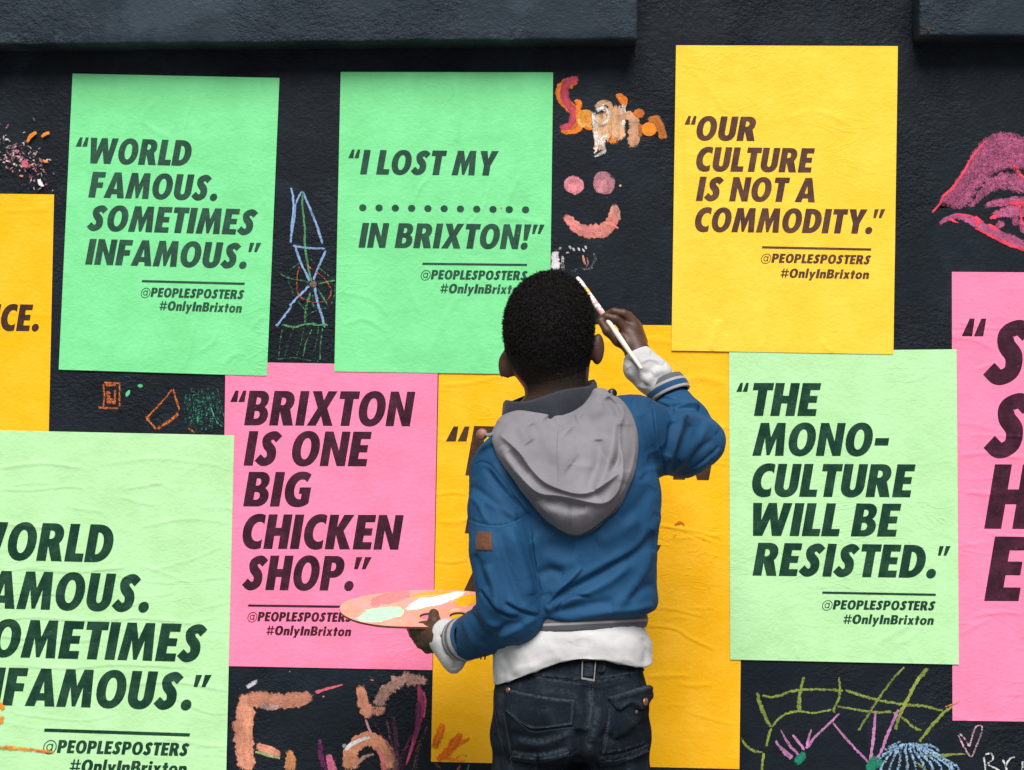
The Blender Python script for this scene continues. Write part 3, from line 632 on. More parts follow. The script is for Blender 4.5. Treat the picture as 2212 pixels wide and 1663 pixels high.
m.stroke(zg((560, 330), (560, 480), (600, 620), (640, 730)), [22, 26, 30, 22], ORG, .75)
m.stroke(zg((445, 400), (450, 520), (470, 640), (480, 790)), [17, 22, 26, 30], PCH, .95)
m.stroke(zg((500, 380), (500, 480), (520, 600), (530, 720)), [26, 34, 34, 20], (.60, .36, .20), .9); m.stroke(zg((590, 330), (590, 480), (600, 640)), [24, 30, 26], (.66, .36, .16), .9)
m.stroke(zg((420, 390), (430, 500), (440, 600), (450, 700), (430, 810)), [12, 15, 11, 10, 6], WHT, .66)
m.stroke(zg((425, 370), (500, 320), (570, 340), (575, 430), (530, 510), (450, 540)), [10, 13, 13, 12, 11, 8], PCH, .95)
m.stroke(zg((430, 400), (510, 365), (560, 420), (530, 500), (460, 530)), [12, 15, 10, 8, 6], WHT, .66)
m.stroke(zg((490, 420), (500, 440), (490, 480)), [9, 10, 8], (.55, .26, .08), .8)
m.stroke(zg((525, 590), (500, 690), (520, 770), (410, 828)), [15, 16, 11, 3], WHT, .66)
m.stroke(zg((640, 310), (650, 450), (650, 580), (650, 700)), [28, 31, 34, 28], PCH, .98)
m.stroke(zg((690, 320), (700, 450), (690, 560)), [12, 13, 8], WHT, .66)
m.stroke(zg((640, 500), (690, 450), (770, 450), (800, 540), (790, 660), (785, 760)), [10, 20, 24, 27, 28, 27], (.55, .28, .16), .97)
m.blob(*zg((840, 420))[0], 12, 11.5, (.74, .19, .012), .95)
m.stroke(zg((850, 500), (855, 580), (850, 660)), [12, 13, 8], (.5, .15, .03), .75)
m.blob(*zg((935, 565))[0], 15, 20, (.82, .22, .01), 1, 80)
m.stroke(zg((900, 500), (990, 470), (1040, 560), (1080, 680)), [12, 20, 22, 24], (.50, .15, .02), .9)
m.blob(*zg((668, 1088))[0], 3, 3, (.4, .33, .16), .9)
m.build('painted_writing', 'orange, pink and peach brush-painted letters between the second green and the yellow poster', wall)
m = Marks(seed=4)                           # smiley
m.blob(*zg((240, 1080))[0], 22, 22, (.60, .20, .24), .93, 20); m.blob(*zg((235, 1090))[0], 16, 17, (.62, .21, .24), .8, 100)
m.blob(*zg((520, 1060))[0], 26, 25, (.50, .20, .24), .9, 60); m.blob(*zg((500, 1090))[0], 20, 18, (.56, .21, .24), .8, 20)
m.stroke(zg((120, 1360), (180, 1390), (280, 1480), (400, 1510), (520, 1490), (600, 1400), (620, 1230)), [17, 22, 28, 32, 32, 27, 9], SAL, .97)
m.stroke(zg((140, 1380), (250, 1460), (390, 1500), (520, 1480)), [8, 10, 12, 8], (.66, .20, .20), .8)
m.stroke(zg((500, 1430), (580, 1440), (655, 1485)), [5, 8, 4], (.70, .20, .15), .9)
m.stroke(zg((600, 1260), (640, 1330), (665, 1420)), [8, 14, 6], (.45, .22, .18), .75)
m.stroke(zg((400, 1520), (500, 1550), (600, 1500)), [8, 12, 6], (.68, .24, .20), .9)
m.build('painted_smiley', 'salmon pink painted smile with two round eyes', wall)
zs = lambda *p: [(1175.2 + .07812 * x, 518.5 + .07812 * y) for x, y in p]
m = Marks(seed=5)                           # white dab by the head
m.stroke(zs((330, 220), (310, 420), (320, 640), (330, 900)), [15, 19, 21, 24], (.62, .58, .60), .82)
m.stroke(zs((520, 380), (520, 600), (530, 900)), [8, 9, 9], (.55, .56, .56), .5)
m.stroke(zs((380, 200), (450, 230), (470, 300)), [9, 10, 6], (.45, .5, .38), .7)
m.stroke(zs((640, 280), (660, 400)), [8, 8], (.5, .46, .48), .8)
for q in ((720, 200), (820, 260), (960, 250), (1090, 280), (1150, 200)): m.blob(*zs(q)[0], 4.5, 3, (.5, .52, .52), .7, 60)
m.stroke(zs((1070, 400), (1090, 520), (1150, 700)), [4, 6, 4], (.66, .24, .16), .95); m.stroke(zs((1170, 470), (1210, 600), (1170, 780)), [4, 5, 4], (.42, .25, .27), .6)
m.stroke(zs((1340, 320), (1420, 480), (1370, 640), (1250, 800), (1000, 790), (800, 800)), [10, 11, 9, 7, 8, 4], (.4, .42, .42), .42)
m.stroke(zs((700, 830), (850, 860), (980, 960)), [6, 8, 5], (.35, .36, .38), .4)
m.build('paint_smear', 'white and coral paint smear above the boy\'s head', wall)
zb = lambda *p: [(578.9 + .2443 * x, 388.8 + .2443 * y) for x, y in p]
BL, GR, OR2 = (.22, .36, .60), (.07, .26, .11), (.55, .12, .03)
m = Marks(seed=6)                           # chalk windmill between the green posters
for pts, w in (([(205, 60), (222, 160), (225, 270), (210, 400), (200, 560)], 5), ([(300, 95), (250, 200), (235, 330), (205, 500)], 4.5), ([(305, 95), (370, 250), (430, 400), (485, 570)], 5.5), ([(215, 580), (350, 600), (515, 605)], 5),
               ([(235, 570), (290, 730), (375, 900)], 6), ([(515, 615), (450, 760), (400, 890)], 5.5), ([(370, 930), (220, 1080), (190, 1120)], 5.5), ([(215, 1110), (130, 1220), (70, 1300)], 5.5), ([(410, 940), (440, 1090), (480, 1210), (500, 1310)], 6.5)):
    m.stroke(zb(*pts), w, BL, .82, .9, .25)
for pts, w, c in (([(310, 110), (305, 230), (325, 420), (325, 560), (350, 740), (385, 900)], 5, .85), ([(105, 825), (165, 860), (260, 880), (370, 905)], 4, .6), ([(440, 920), (520, 900), (600, 885)], 4, .6),
                  ([(165, 850), (200, 790), (300, 720), (400, 655)], 2.6, .45), ([(370, 690), (480, 800), (555, 860)], 3, .5), ([(175, 880), (250, 1050), (330, 1150)], 3.4, .5), ([(590, 890), (590, 1000), (560, 1100)], 2.6, .45),
                  ([(440, 960), (500, 1060), (530, 1110)], 5, .55), ([(380, 980), (350, 1080), (330, 1200), (335, 1290)], 6, .6), ([(310, 1220), (410, 1160), (520, 1130)], 3, .5), ([(400, 1000), (400, 1100), (430, 1150)], 5, .45),
                  ([(120, 1275), (230, 1300), (340, 1275), (470, 1280), (540, 1280)], 6, .7), ([(130, 1290), (110, 1420), (95, 1560)], 3, .5), ([(235, 1290), (180, 1430), (150, 1560)], 3, .5), ([(320, 1290), (290, 1450), (250, 1560)], 3, .5),
                  ([(395, 1310), (340, 1430), (310, 1560)], 3.2, .55), ([(450, 1290), (430, 1430), (390, 1560)], 3, .5), ([(485, 1300), (465, 1450), (460, 1600)], 3, .55), ([(80, 1585), (220, 1570), (340, 1590), (460, 1605)], 3, .5)):
    m.stroke(zb(*pts), w, GR, c, .9, .25)
m.stroke(zb((280, 760), (255, 880), (275, 1020), (400, 1080), (520, 1060), (560, 980), (500, 870), (380, 780), (330, 740)), [3, 4, 4, 2.4, 2.6, 4, 3, 3, 2], OR2, .55, .9)
m.blob(*zb((400, 920))[0], 8, 9, (.14, .10, .07), .85, 0, .6)
m.build('chalk_windmill', 'blue, green and orange chalk drawing of a windmill shape', wall)
m = Marks(seed=7)                           # orange and green chalk under the green poster
zo = lambda *p: [(.3378 * x, 518.5 + .3378 * y) for x, y in p]
for pts, w in (([(660, 910), (765, 915), (765, 1075)], 5), ([(660, 915), (668, 1000), (660, 1075), (765, 1075)], 5), ([(620, 1070), (700, 1075)], 6), ([(690, 950), (700, 1060)], 12), ([(735, 1055), (735, 950)], 5), ([(665, 930), (750, 925)], 8), ([(700, 1000), (740, 1060)], 9)):
    m.stroke(zo(*pts), w, (.50, .12, .025), .66, .8, .25, False)
m.blob(*zo((818, 980))[0], 8, 4.5, (.10, .5, .22), .95, -60); m.blob(*zo((897, 932))[0], 6, 4, (.10, .5, .22), .95, 10)
for pts, w in (([(1105, 950), (1040, 1030), (935, 1140)], 5), ([(1105, 945), (1130, 1030), (1150, 1100)], 5.5), ([(930, 1125), (1000, 1215)], 5), ([(1150, 1100), (1080, 1160), (990, 1215)], 8), ([(935, 1160), (965, 1130)], 4), ([(1200, 1200), (1250, 1235)], 4)):
    m.stroke(zo(*pts), w, (.55, .14, .025), .62, .8, .3)
for i in range(34):
    x = 1180 + 210 * m.r.rand(); y = 930 + 60 * m.r.rand(); l = 150 + 130 * m.r.rand()
    m.stroke(zo((x, y), (x + 25 * m.r.randn() * .8 + 20, y + l * .5), (x + 30 + 25 * m.r.randn(), min(y + l, 1225))), 3.2 + 2 * m.r.rand(), (.04, .24, .15), .42, 1, .3)
m.stroke(zo((1340, 1040), (1380, 1150), (1425, 1195)), 3, (.06, .3, .2), .6, 1)
m.build('chalk_scribble', 'orange square and green scribble chalked under the left green poster', wall)
m = Marks(seed=8)                           # splatter at the upper left
for i in range(170):
    t = m.r.rand(); x = 8 + 84 * t + 26 * m.r.randn() * .8; y = 315 + 70 * t + 24 * m.r.randn()
    if x > 124 or y > 412: continue
    c = [(.42, .16, .24), (.5, .34, .33), (.6, .5, .46), (.45, .12, .2), (.7, .2, .03)][m.r.choice(5, p=[.34, .26, .16, .14, .10])]
    m.blob(x, y, 2 + 4 * m.r.rand(), 1 + 2.4 * m.r.rand(), c, .42 + .35 * m.r.rand(), m.r.rand() * 180, .6)
for p, w in (([(60, 310), (68, 295), (82, 284)], [6, 9, 7]), ([(90, 298), (100, 290), (111, 286)], [6, 8, 7])): m.stroke(p, w, (.82, .24, .015), .95)
m.stroke([(52, 366), (56, 352), (62, 368)], [9, 15, 9], (.62, .12, .18), .8); m.stroke([(84, 385), (92, 400), (98, 397)], [7, 10, 8], (.8, .76, .72), .85)
m.stroke([(93, 345), (100, 350), (106, 349)], [4, 6, 5], (.8, .24, .02), .95); m.stroke([(78, 262), (72, 255)], [4, 3], (.1, .3, .12), .6, 1)
m.build('paint_splatter', 'dabs of mauve, white and orange paint above the left amber poster', wall)
zl_ = lambda *p: [(1987.4 + .16629 * x, 276.5 + .16629 * y) for x, y in p]
MV, LR = (.40, .085, .19), (.82, .055, .105)
m = Marks(seed=9)                           # lips
for k in range(9):
    u = k / 8
    a = np.array([(200, 1060), (420, 850), (620, 560), (800, 260), (1000, 130), (1180, 130), (1480, 240), (1700, 420)], float); b = np.array([(300, 1030), (480, 1000), (600, 920), (700, 760), (850, 600), (1050, 480), (1300, 470), (1650, 560)], float)
    m.stroke(zl_(*(a * (1 - u) + b * u)), [3] + [26] * 6 + [20], MV, .66, .75, .2, taper=(2, 1))
m.stroke(zl_((560, 1060), (720, 960), (850, 800), (1050, 680), (1300, 690), (1600, 760)), [5, 18, 34, 36, 34, 30], MV, .68, .7)
m.stroke(zl_((600, 1010), (760, 930), (900, 760), (1150, 740), (1400, 820), (1600, 850)), [5, 14, 24, 28, 24, 20], (.42, .10, .21), .6)
m.stroke(zl_((850, 440), (1000, 400), (1250, 380), (1500, 420)), [14, 30, 34, 26], MV, .55)
m.stroke(zl_((150, 1105), (260, 980), (300, 890), (430, 770), (560, 580), (650, 420), (720, 320), (860, 160)), [4, 5, 7, 6, 6, 5, 5, 3], LR, .95, 0, .12)
m.stroke(zl_((1200, 430), (1260, 560), (1351, 650), (1450, 700)), [10, 14, 12, 8], (.74, .07, .13), .6)
m.stroke(zl_((1050, 560), (1080, 640)), [10, 6], (.72, .08, .13), .5)
m.stroke(zl_((800, 1040), (920, 990), (1100, 960), (1400, 950), (1700, 960)), [8, 20, 26, 26, 20], MV, .75); m.stroke(zl_((880, 1130), (1000, 1110), (1180, 1080), (1450, 1100)), [8, 28, 34, 30], MV, .72)
m.stroke(zl_((980, 1200), (1030, 1260), (1100, 1180)), [10, 22, 8], MV, .7); m.stroke(zl_((1250, 1100), (1240, 1250), (1230, 1310)), [16, 20, 8], MV, .7); m.stroke(zl_((1340, 1150), (1350, 1300), (1420, 1380)), [16, 20, 20], MV, .7)
m.stroke(zl_((1090, 960), (1250, 980), (1450, 950)), [6, 12, 8], LR, .75); m.stroke(zl_((1290, 980), (1310, 1150), (1320, 1310)), [6, 7, 4], LR, .75); m.stroke(zl_((890, 1180), (980, 1150), (1030, 1110)), [5, 11, 5], LR, .8)
m.stroke(zl_((220, 1280), (330, 1190), (500, 1150), (700, 1220), (900, 1330), (1150, 1440), (1400, 1540), (1700, 1600)), [8, 14, 20, 22, 24, 24, 24, 20], MV, .8)
m.stroke(zl_((380, 1170), (440, 1210), (500, 1235)), [3, 6, 2], LR, .95); m.stroke(zl_((460, 1120), (620, 1135), (740, 1180), (830, 1230)), [3, 5, 5, 3], LR, .9)
m.stroke(zl_((670, 1230), (740, 1210), (810, 1230)), [14, 22, 12], LR, .95); m.stroke(zl_((700, 1290), (860, 1370), (1100, 1490), (1400, 1600)), [5, 7, 8, 8], LR, .95); m.stroke(zl_((870, 1250), (950, 1290), (1035, 1330)), [5, 9, 6], LR, .9)
m.build('painted_lips', 'mauve and hot pink painted lips at the right edge', wall)
zf = lambda *p: [(466.6 + .27346 * x, 1382.5 + .27346 * y) for x, y in p]
FP, FB = (.60, .25, .16), (.36, .20, .16)
m = Marks(seed=10)                          # large painted letters at the bottom
m.stroke(zf((235, 380), (230, 560), (215, 720), (230, 900), (245, 1060)), [26, 42, 46, 42, 44], FP, .95, 0, .14); m.stroke(zf((260, 400), (265, 560), (250, 720), (250, 900), (260, 1060)), [16, 22, 26, 24, 22], (.64, .27, .16), .85)
m.stroke(zf((210, 460), (340, 470), (520, 480), (700, 460), (800, 440)), [38, 40, 38, 36, 18], FP, .92, 0, .18); m.stroke(zf((330, 500), (430, 530), (520, 520)), [14, 18, 12], (.45, .26, .24), .7)
m.stroke(zf((780, 415), (880, 385), (1010, 350)), [8, 6, 3], (.68, .12, .18), .85); m.stroke(zf((230, 380), (280, 350), (340, 310)), [10, 14, 3], (.45, .40, .45), .75)
m.stroke(zf((300, 830), (420, 870), (525, 920)), [16, 22, 18], (.60, .24, .16), .95); m.stroke(zf((300, 880), (400, 905), (515, 935)), [6, 9, 6], (.30, .36, .16), .8); m.stroke(zf((560, 850), (590, 930), (580, 1060)), [12, 26, 30], (.58, .24, .10), .9)
m.stroke(zf((1140, 330), (1150, 430), (1180, 540), (1260, 610)), [16, 26, 32, 26], FP, .88, 0, .2); m.stroke(zf((1260, 560), (1320, 430), (1430, 330), (1560, 310), (1640, 320), (1700, 300)), [26, 32, 34, 34, 26, 18], FB, .74, 0, .25); m.stroke(zf((1200, 540), (1290, 560), (1330, 500)), [20, 24, 10], (.55, .24, .17), .7)
m.stroke(zf((1600, 340), (1620, 500), (1600, 650), (1560, 800), (1510, 980)), [10, 18, 14, 10, 5], (.28, .035, .10), .85); m.stroke(zf((1600, 470), (1600, 600), (1580, 700)), [12, 16, 8], (.12, .02, .07), .8); m.stroke(zf((1640, 400), (1655, 500), (1640, 620)), [5, 6, 3], (.45, .06, .14), .8)
m.stroke(zf((1560, 800), (1530, 900), (1500, 990)), [4, 6, 3], (.55, .06, .15), .9); m.stroke(zf((1180, 620), (1210, 700), (1240, 760)), [5, 6, 5], (.5, .25, .25), .85)
m.stroke(zf((1080, 1060), (1060, 900), (1130, 810), (1230, 780), (1320, 850), (1370, 960), (1370, 1060)), [40, 38, 34, 36, 36, 38, 40], (.64, .27, .15), .95, 0, .14)
m.stroke(zf((1020, 880), (1060, 830), (1150, 785), (1230, 765)), [8, 12, 10, 5], (.62, .60, .62), .9); m.blob(*zf((1015, 835))[0], 5, 6, (.3, .28, .27), .8); m.stroke(zf((1250, 830), (1310, 920), (1330, 1060)), [8, 12, 14], (.66, .18, .17), .85)
m.stroke(zf((1090, 1000), (1180, 920), (1260, 900)), [8, 10, 6], (.42, .24, .18), .8)
for pts, w, c, v in (([(1390, 580), (1420, 750), (1430, 1060)], [10, 16, 18], (.09, .03, .05), .62), ([(1350, 620), (1390, 850), (1410, 1060)], [5, 8, 8], (.16, .08, .10), .55), ([(1680, 660), (1600, 850), (1560, 1060)], [6, 14, 14], (.13, .07, .05), .5), ([(1560, 720), (1480, 900), (1450, 1060)], [6, 14, 16], (.08, .02, .05), .55), ([(1240, 640), (1330, 780), (1400, 900)], [6, 10, 6], (.12, .03, .08), .5),
                    ([(820, 760), (830, 900), (870, 1060)], [8, 16, 20], (.16, .02, .11), .6), ([(870, 880), (910, 980), (920, 1060)], [10, 20, 22], (.50, .12, .20), .85), ([(930, 940), (950, 960)], [6, 6], (.3, .22, .16), .7), ([(1700, 960), (1760, 1000), (1800, 1060)], [5, 10, 10], (.14, .09, .08), .5), ([(1950, 970), (1920, 1010), (1900, 1060)], [8, 12, 12], (.25, .12, .09), .6), ([(2000, 975), (1980, 1040)], [5, 6], (.08, .2, .08), .6)):
    m.stroke(zf(*pts), w, c, v)
m.stroke(zf((1215, 312), (1250, 318)), [3, 4], (.7, .16, .22), .95); m.blob(*zf((850, 445))[0], 2, 2, (.6, .25, .12), .9); m.stroke(zf((580, 240), (585, 258)), [2.5, 2.5], (.25, .25, .27), .7)
m.build('painted_letters', 'large peach painted letters F and o below the pink slogan poster', wall)
zc = lambda *p: [(1589.9 + .28127 * x, 1417.1 + .28127 * y) for x, y in p]
YG, LI, SKY = (.22, .28, .05), (.46, .19, .38), (.26, .42, .60)
m = Marks(seed=11)                          # chalk plants at the lower right
for pts, w, v in (([(160, 265), (195, 400), (270, 555)], [8, 10, 6], .8), ([(190, 300), (290, 315), (430, 270), (600, 255), (830, 265)], [6, 7, 7, 6, 6], .7), ([(830, 260), (960, 300), (1100, 340), (1280, 370), (1450, 385), (1600, 425)], [7, 7, 7, 8, 7, 6], .72),
                  ([(525, 150), (490, 290), (485, 440)], [5, 9, 11], .75), ([(790, 150), (795, 300), (750, 410), (765, 440)], [4, 6, 7, 5], .7), ([(270, 550), (340, 470), (460, 425), (600, 435), (740, 410)], [5, 6, 6, 5, 5], .75), ([(270, 550), (250, 620), (230, 700)], [6, 7, 6], .85),
                  ([(770, 385), (900, 405), (1060, 430), (1200, 430)], [5, 6, 6, 7], .75), ([(1200, 430), (1300, 490), (1370, 550), (1435, 575)], [5, 6, 7, 6], .7), ([(1295, 80), (1200, 180), (1080, 350), (935, 580)], [5, 6, 6, 6], .75), ([(1480, 85), (1400, 180), (1310, 340), (1260, 450), (1220, 575)], [8, 9, 9, 8, 8], .78),
                  ([(1720, 345), (1600, 430), (1500, 540), (1400, 665)], [5, 7, 8, 7], .78), ([(35, 620), (80, 690), (150, 730), (215, 740)], [5, 7, 7, 6], .65), ([(215, 735), (205, 800), (195, 900)], [6, 7, 7], .8), ([(1430, 765), (1600, 760), (1780, 750)], [5, 8, 3], .75), ([(1380, 810), (1450, 870), (1480, 900)], [5, 6, 6], .7)):
    m.stroke(zc(*pts), w, YG, v, .75, .3)
for pts, w in (([(300, 640), (330, 690), (440, 780)], [4, 8, 7]), ([(340, 560), (400, 670), (490, 770)], [3, 7, 5]), ([(430, 600), (480, 660), (530, 725)], [4, 7, 7]), ([(580, 555), (555, 640), (540, 720)], [3, 7, 8]), ([(800, 435), (690, 540), (590, 640), (550, 710)], [4, 6, 6, 6]), ([(740, 505), (850, 640), (1030, 830)], [5, 6, 6]),
               ([(1070, 410), (1060, 560), (1045, 700), (1025, 830)], [4, 8, 7, 7]), ([(1250, 400), (1180, 560), (1110, 740), (1070, 800)], [6, 8, 8, 8]), ([(350, 720), (400, 770), (430, 790)], [6, 7, 5])):
    m.stroke(zc(*pts), w, LI, .85, .6, .25)
m.stroke(zc((525, 720), (500, 780), (440, 830)), [10, 22, 14], (.012, .22, .13), .95); m.stroke(zc((1080, 750), (1040, 840), (980, 880)), [12, 26, 18], (.012, .21, .13), .92); m.stroke(zc((1120, 780), (1090, 860)), [10, 14], (.012, .2, .13), .9)
for k in range(11):
    u = k / 10; x0 = 1150 + 380 * u; x1 = 1040 + 640 * u
    m.stroke(zc((1330 + (x0 - 1340) * .6, 690 - 25 * math.sin(3 * u)), (x0, 730 + 30 * abs(u - .45)), (x1 + 20, 830 + 20 * u), (x1, 905)), [8, 8, 7, 6], SKY, .6, 1, .3)
m.stroke(zc((1150, 700), (1250, 660), (1260, 640)), 5, SKY, .6, 1); m.stroke(zc((1130, 720), (1300, 680), (1500, 690), (1570, 740)), [7, 8, 8, 6], SKY, .62, 1, .3); m.stroke(zc((1560, 770), (1650, 830), (1670, 900)), 7, SKY, .6, 1)
for pts in ([(1160, 640), (1280, 600), (1390, 530), (1460, 510)], [(1440, 560), (1560, 560), (1640, 480)], [(1480, 590), (1485, 760), (1470, 860)], [(1350, 480), (1450, 540)]): m.stroke(zc(*pts), 2.4, (.10, .13, .13), .45, 1)
m.stroke(zc((1710, 590), (1750, 630), (1790, 690)), 4.5, (.6, .36, .42), .62, 1, .3); m.stroke(zc((1705, 600), (1730, 660), (1800, 770), (1840, 700), (1885, 580), (1880, 530), (1830, 560), (1790, 700)), 4.5, (.6, .36, .42), .66, 1, .3)
WC = (.58, .60, .60)
for pts in ([(1900, 765), (1915, 880), (1920, 905)], [(1905, 760), (1955, 745), (1970, 790), (1920, 830)], [(1925, 830), (1990, 860), (2030, 880)], [(2045, 790), (2070, 850), (2080, 905)], [(2065, 850), (2100, 790), (2145, 770)], [(2200, 800), (2190, 905)], [(2225, 690), (2235, 700)]): m.stroke(zc(*pts), 5, WC, .66, 1, .3)
m.build('chalk_plants', 'lime, lilac and blue chalk drawing of plants with a small heart and white chalk writing', wall)
m = Marks(seed=12)                          # cracks in the render
for pts, w in (([(602, 301), (630, 292), (660, 280), (700, 275), (728, 278)], 2.2), ([(598, 700), (640, 716), (690, 705), (720, 690)], 2.6), ([(290, 935), (306, 890), (312, 846), (335, 830), (370, 838), (400, 835), (425, 812)], 2.6), ([(1349, 560), (1356, 600), (1368, 612)], 1.8), ([(1640, 1617), (1690, 1622), (1760, 1590)], 2.2),
                  ([(1400, 195), (1450, 190), (1480, 180)], 1.5)):
    m.stroke(pts, w, (.0012, .0014, .0016), 1.1, 0, .5, lift=.00005)
m.build('hairline_crack', 'black hairline cracks in the wall paint', wall)
def on_poster(i, build): build(POSTERS[i])
m = Marks(LAYER * 2 + .0022, 13)            # orange smears on the large pale green poster
m.stroke([(-20, 1505), (4, 1525), (12, 1535)], [10, 16, 8], (.8, .25, .01), .8); m.stroke([(-20, 1560), (2, 1555), (10, 1540)], [14, 18, 6], (.84, .30, .02), .7); m.stroke([(-20, 1612), (20, 1614), (60, 1617), (122, 1624)], [13, 12, 9, 6], (.82, .30, .02), .66); m.stroke([(78, 1620), (100, 1622), (112, 1623)], [6, 7, 4], (.75, .2, .01), .9)
m.build('paint_smear', 'orange paint smears beside the small handle text', POSTERS[4])
m = Marks(.0022, 14)                        # orange smears on the amber poster
m.stroke([(960, 1556), (947, 1590), (934, 1622)], [15, 22, 18], (.90, .20, .004), .72); m.stroke([(1000, 1578), (985, 1600), (960, 1630), (938, 1645)], [16, 24, 20, 14], (.88, .17, .006), .74); m.stroke([(990, 1605), (1008, 1597), (1016, 1592)], [9, 6, 3], (.8, .16, .01), .85); m.stroke([(1000, 1572), (992, 1582)], [20, 16], (.9, .24, .005), .62)
m.stroke([(952, 1635), (980, 1640), (1010, 1644)], [9, 12, 6], (.84, .2, .004), .6); m.stroke([(982, 1637), (1000, 1630), (1010, 1634)], 2, (.2, .12, .03), .6, 1)
m.build('paint_smear', 'orange paint smears at the lower left corner', POSTERS[1]); m = Marks(.0022, 19)
m.stroke([(1455, 1135), (1470, 1128), (1480, 1136)], [4, 8, 3], (.82, .2, .01), .7); m.stroke([(1462, 1150), (1452, 1165)], [4, 3], (.82, .26, .01), .6)
m.build('paint_smear', 'small orange paint smear right of the boy', POSTERS[1])
m = Marks(LAYER * 2 + .0022, 15); m.stroke([(1081, 446), (1084, 452)], [3.5, 4], (.62, .24, .2), .9); m.build('paint_spot', None, POSTERS[6]); m = Marks(LAYER * 2 + .0022, 18); m.stroke([(1118, 503), (1120, 506)], [3, 3], (.5, .1, .12), .9); m.build('paint_spot', None, POSTERS[6])
m = Marks(.0022, 16); m.stroke([(2040, 1526), (2060, 1520), (2074, 1511)], [5, 4, 2], (.80, .25, .10), .7, .8); m.build('chalk_line', None, POSTERS[2])
m = Marks(LP + .001, 17); m.stroke([(1984, 70), (1987, 80), (1993, 84)], [5, 6, 3], (.07, .022, .01), .8, .7); m.build('rust_stain', None, l2)
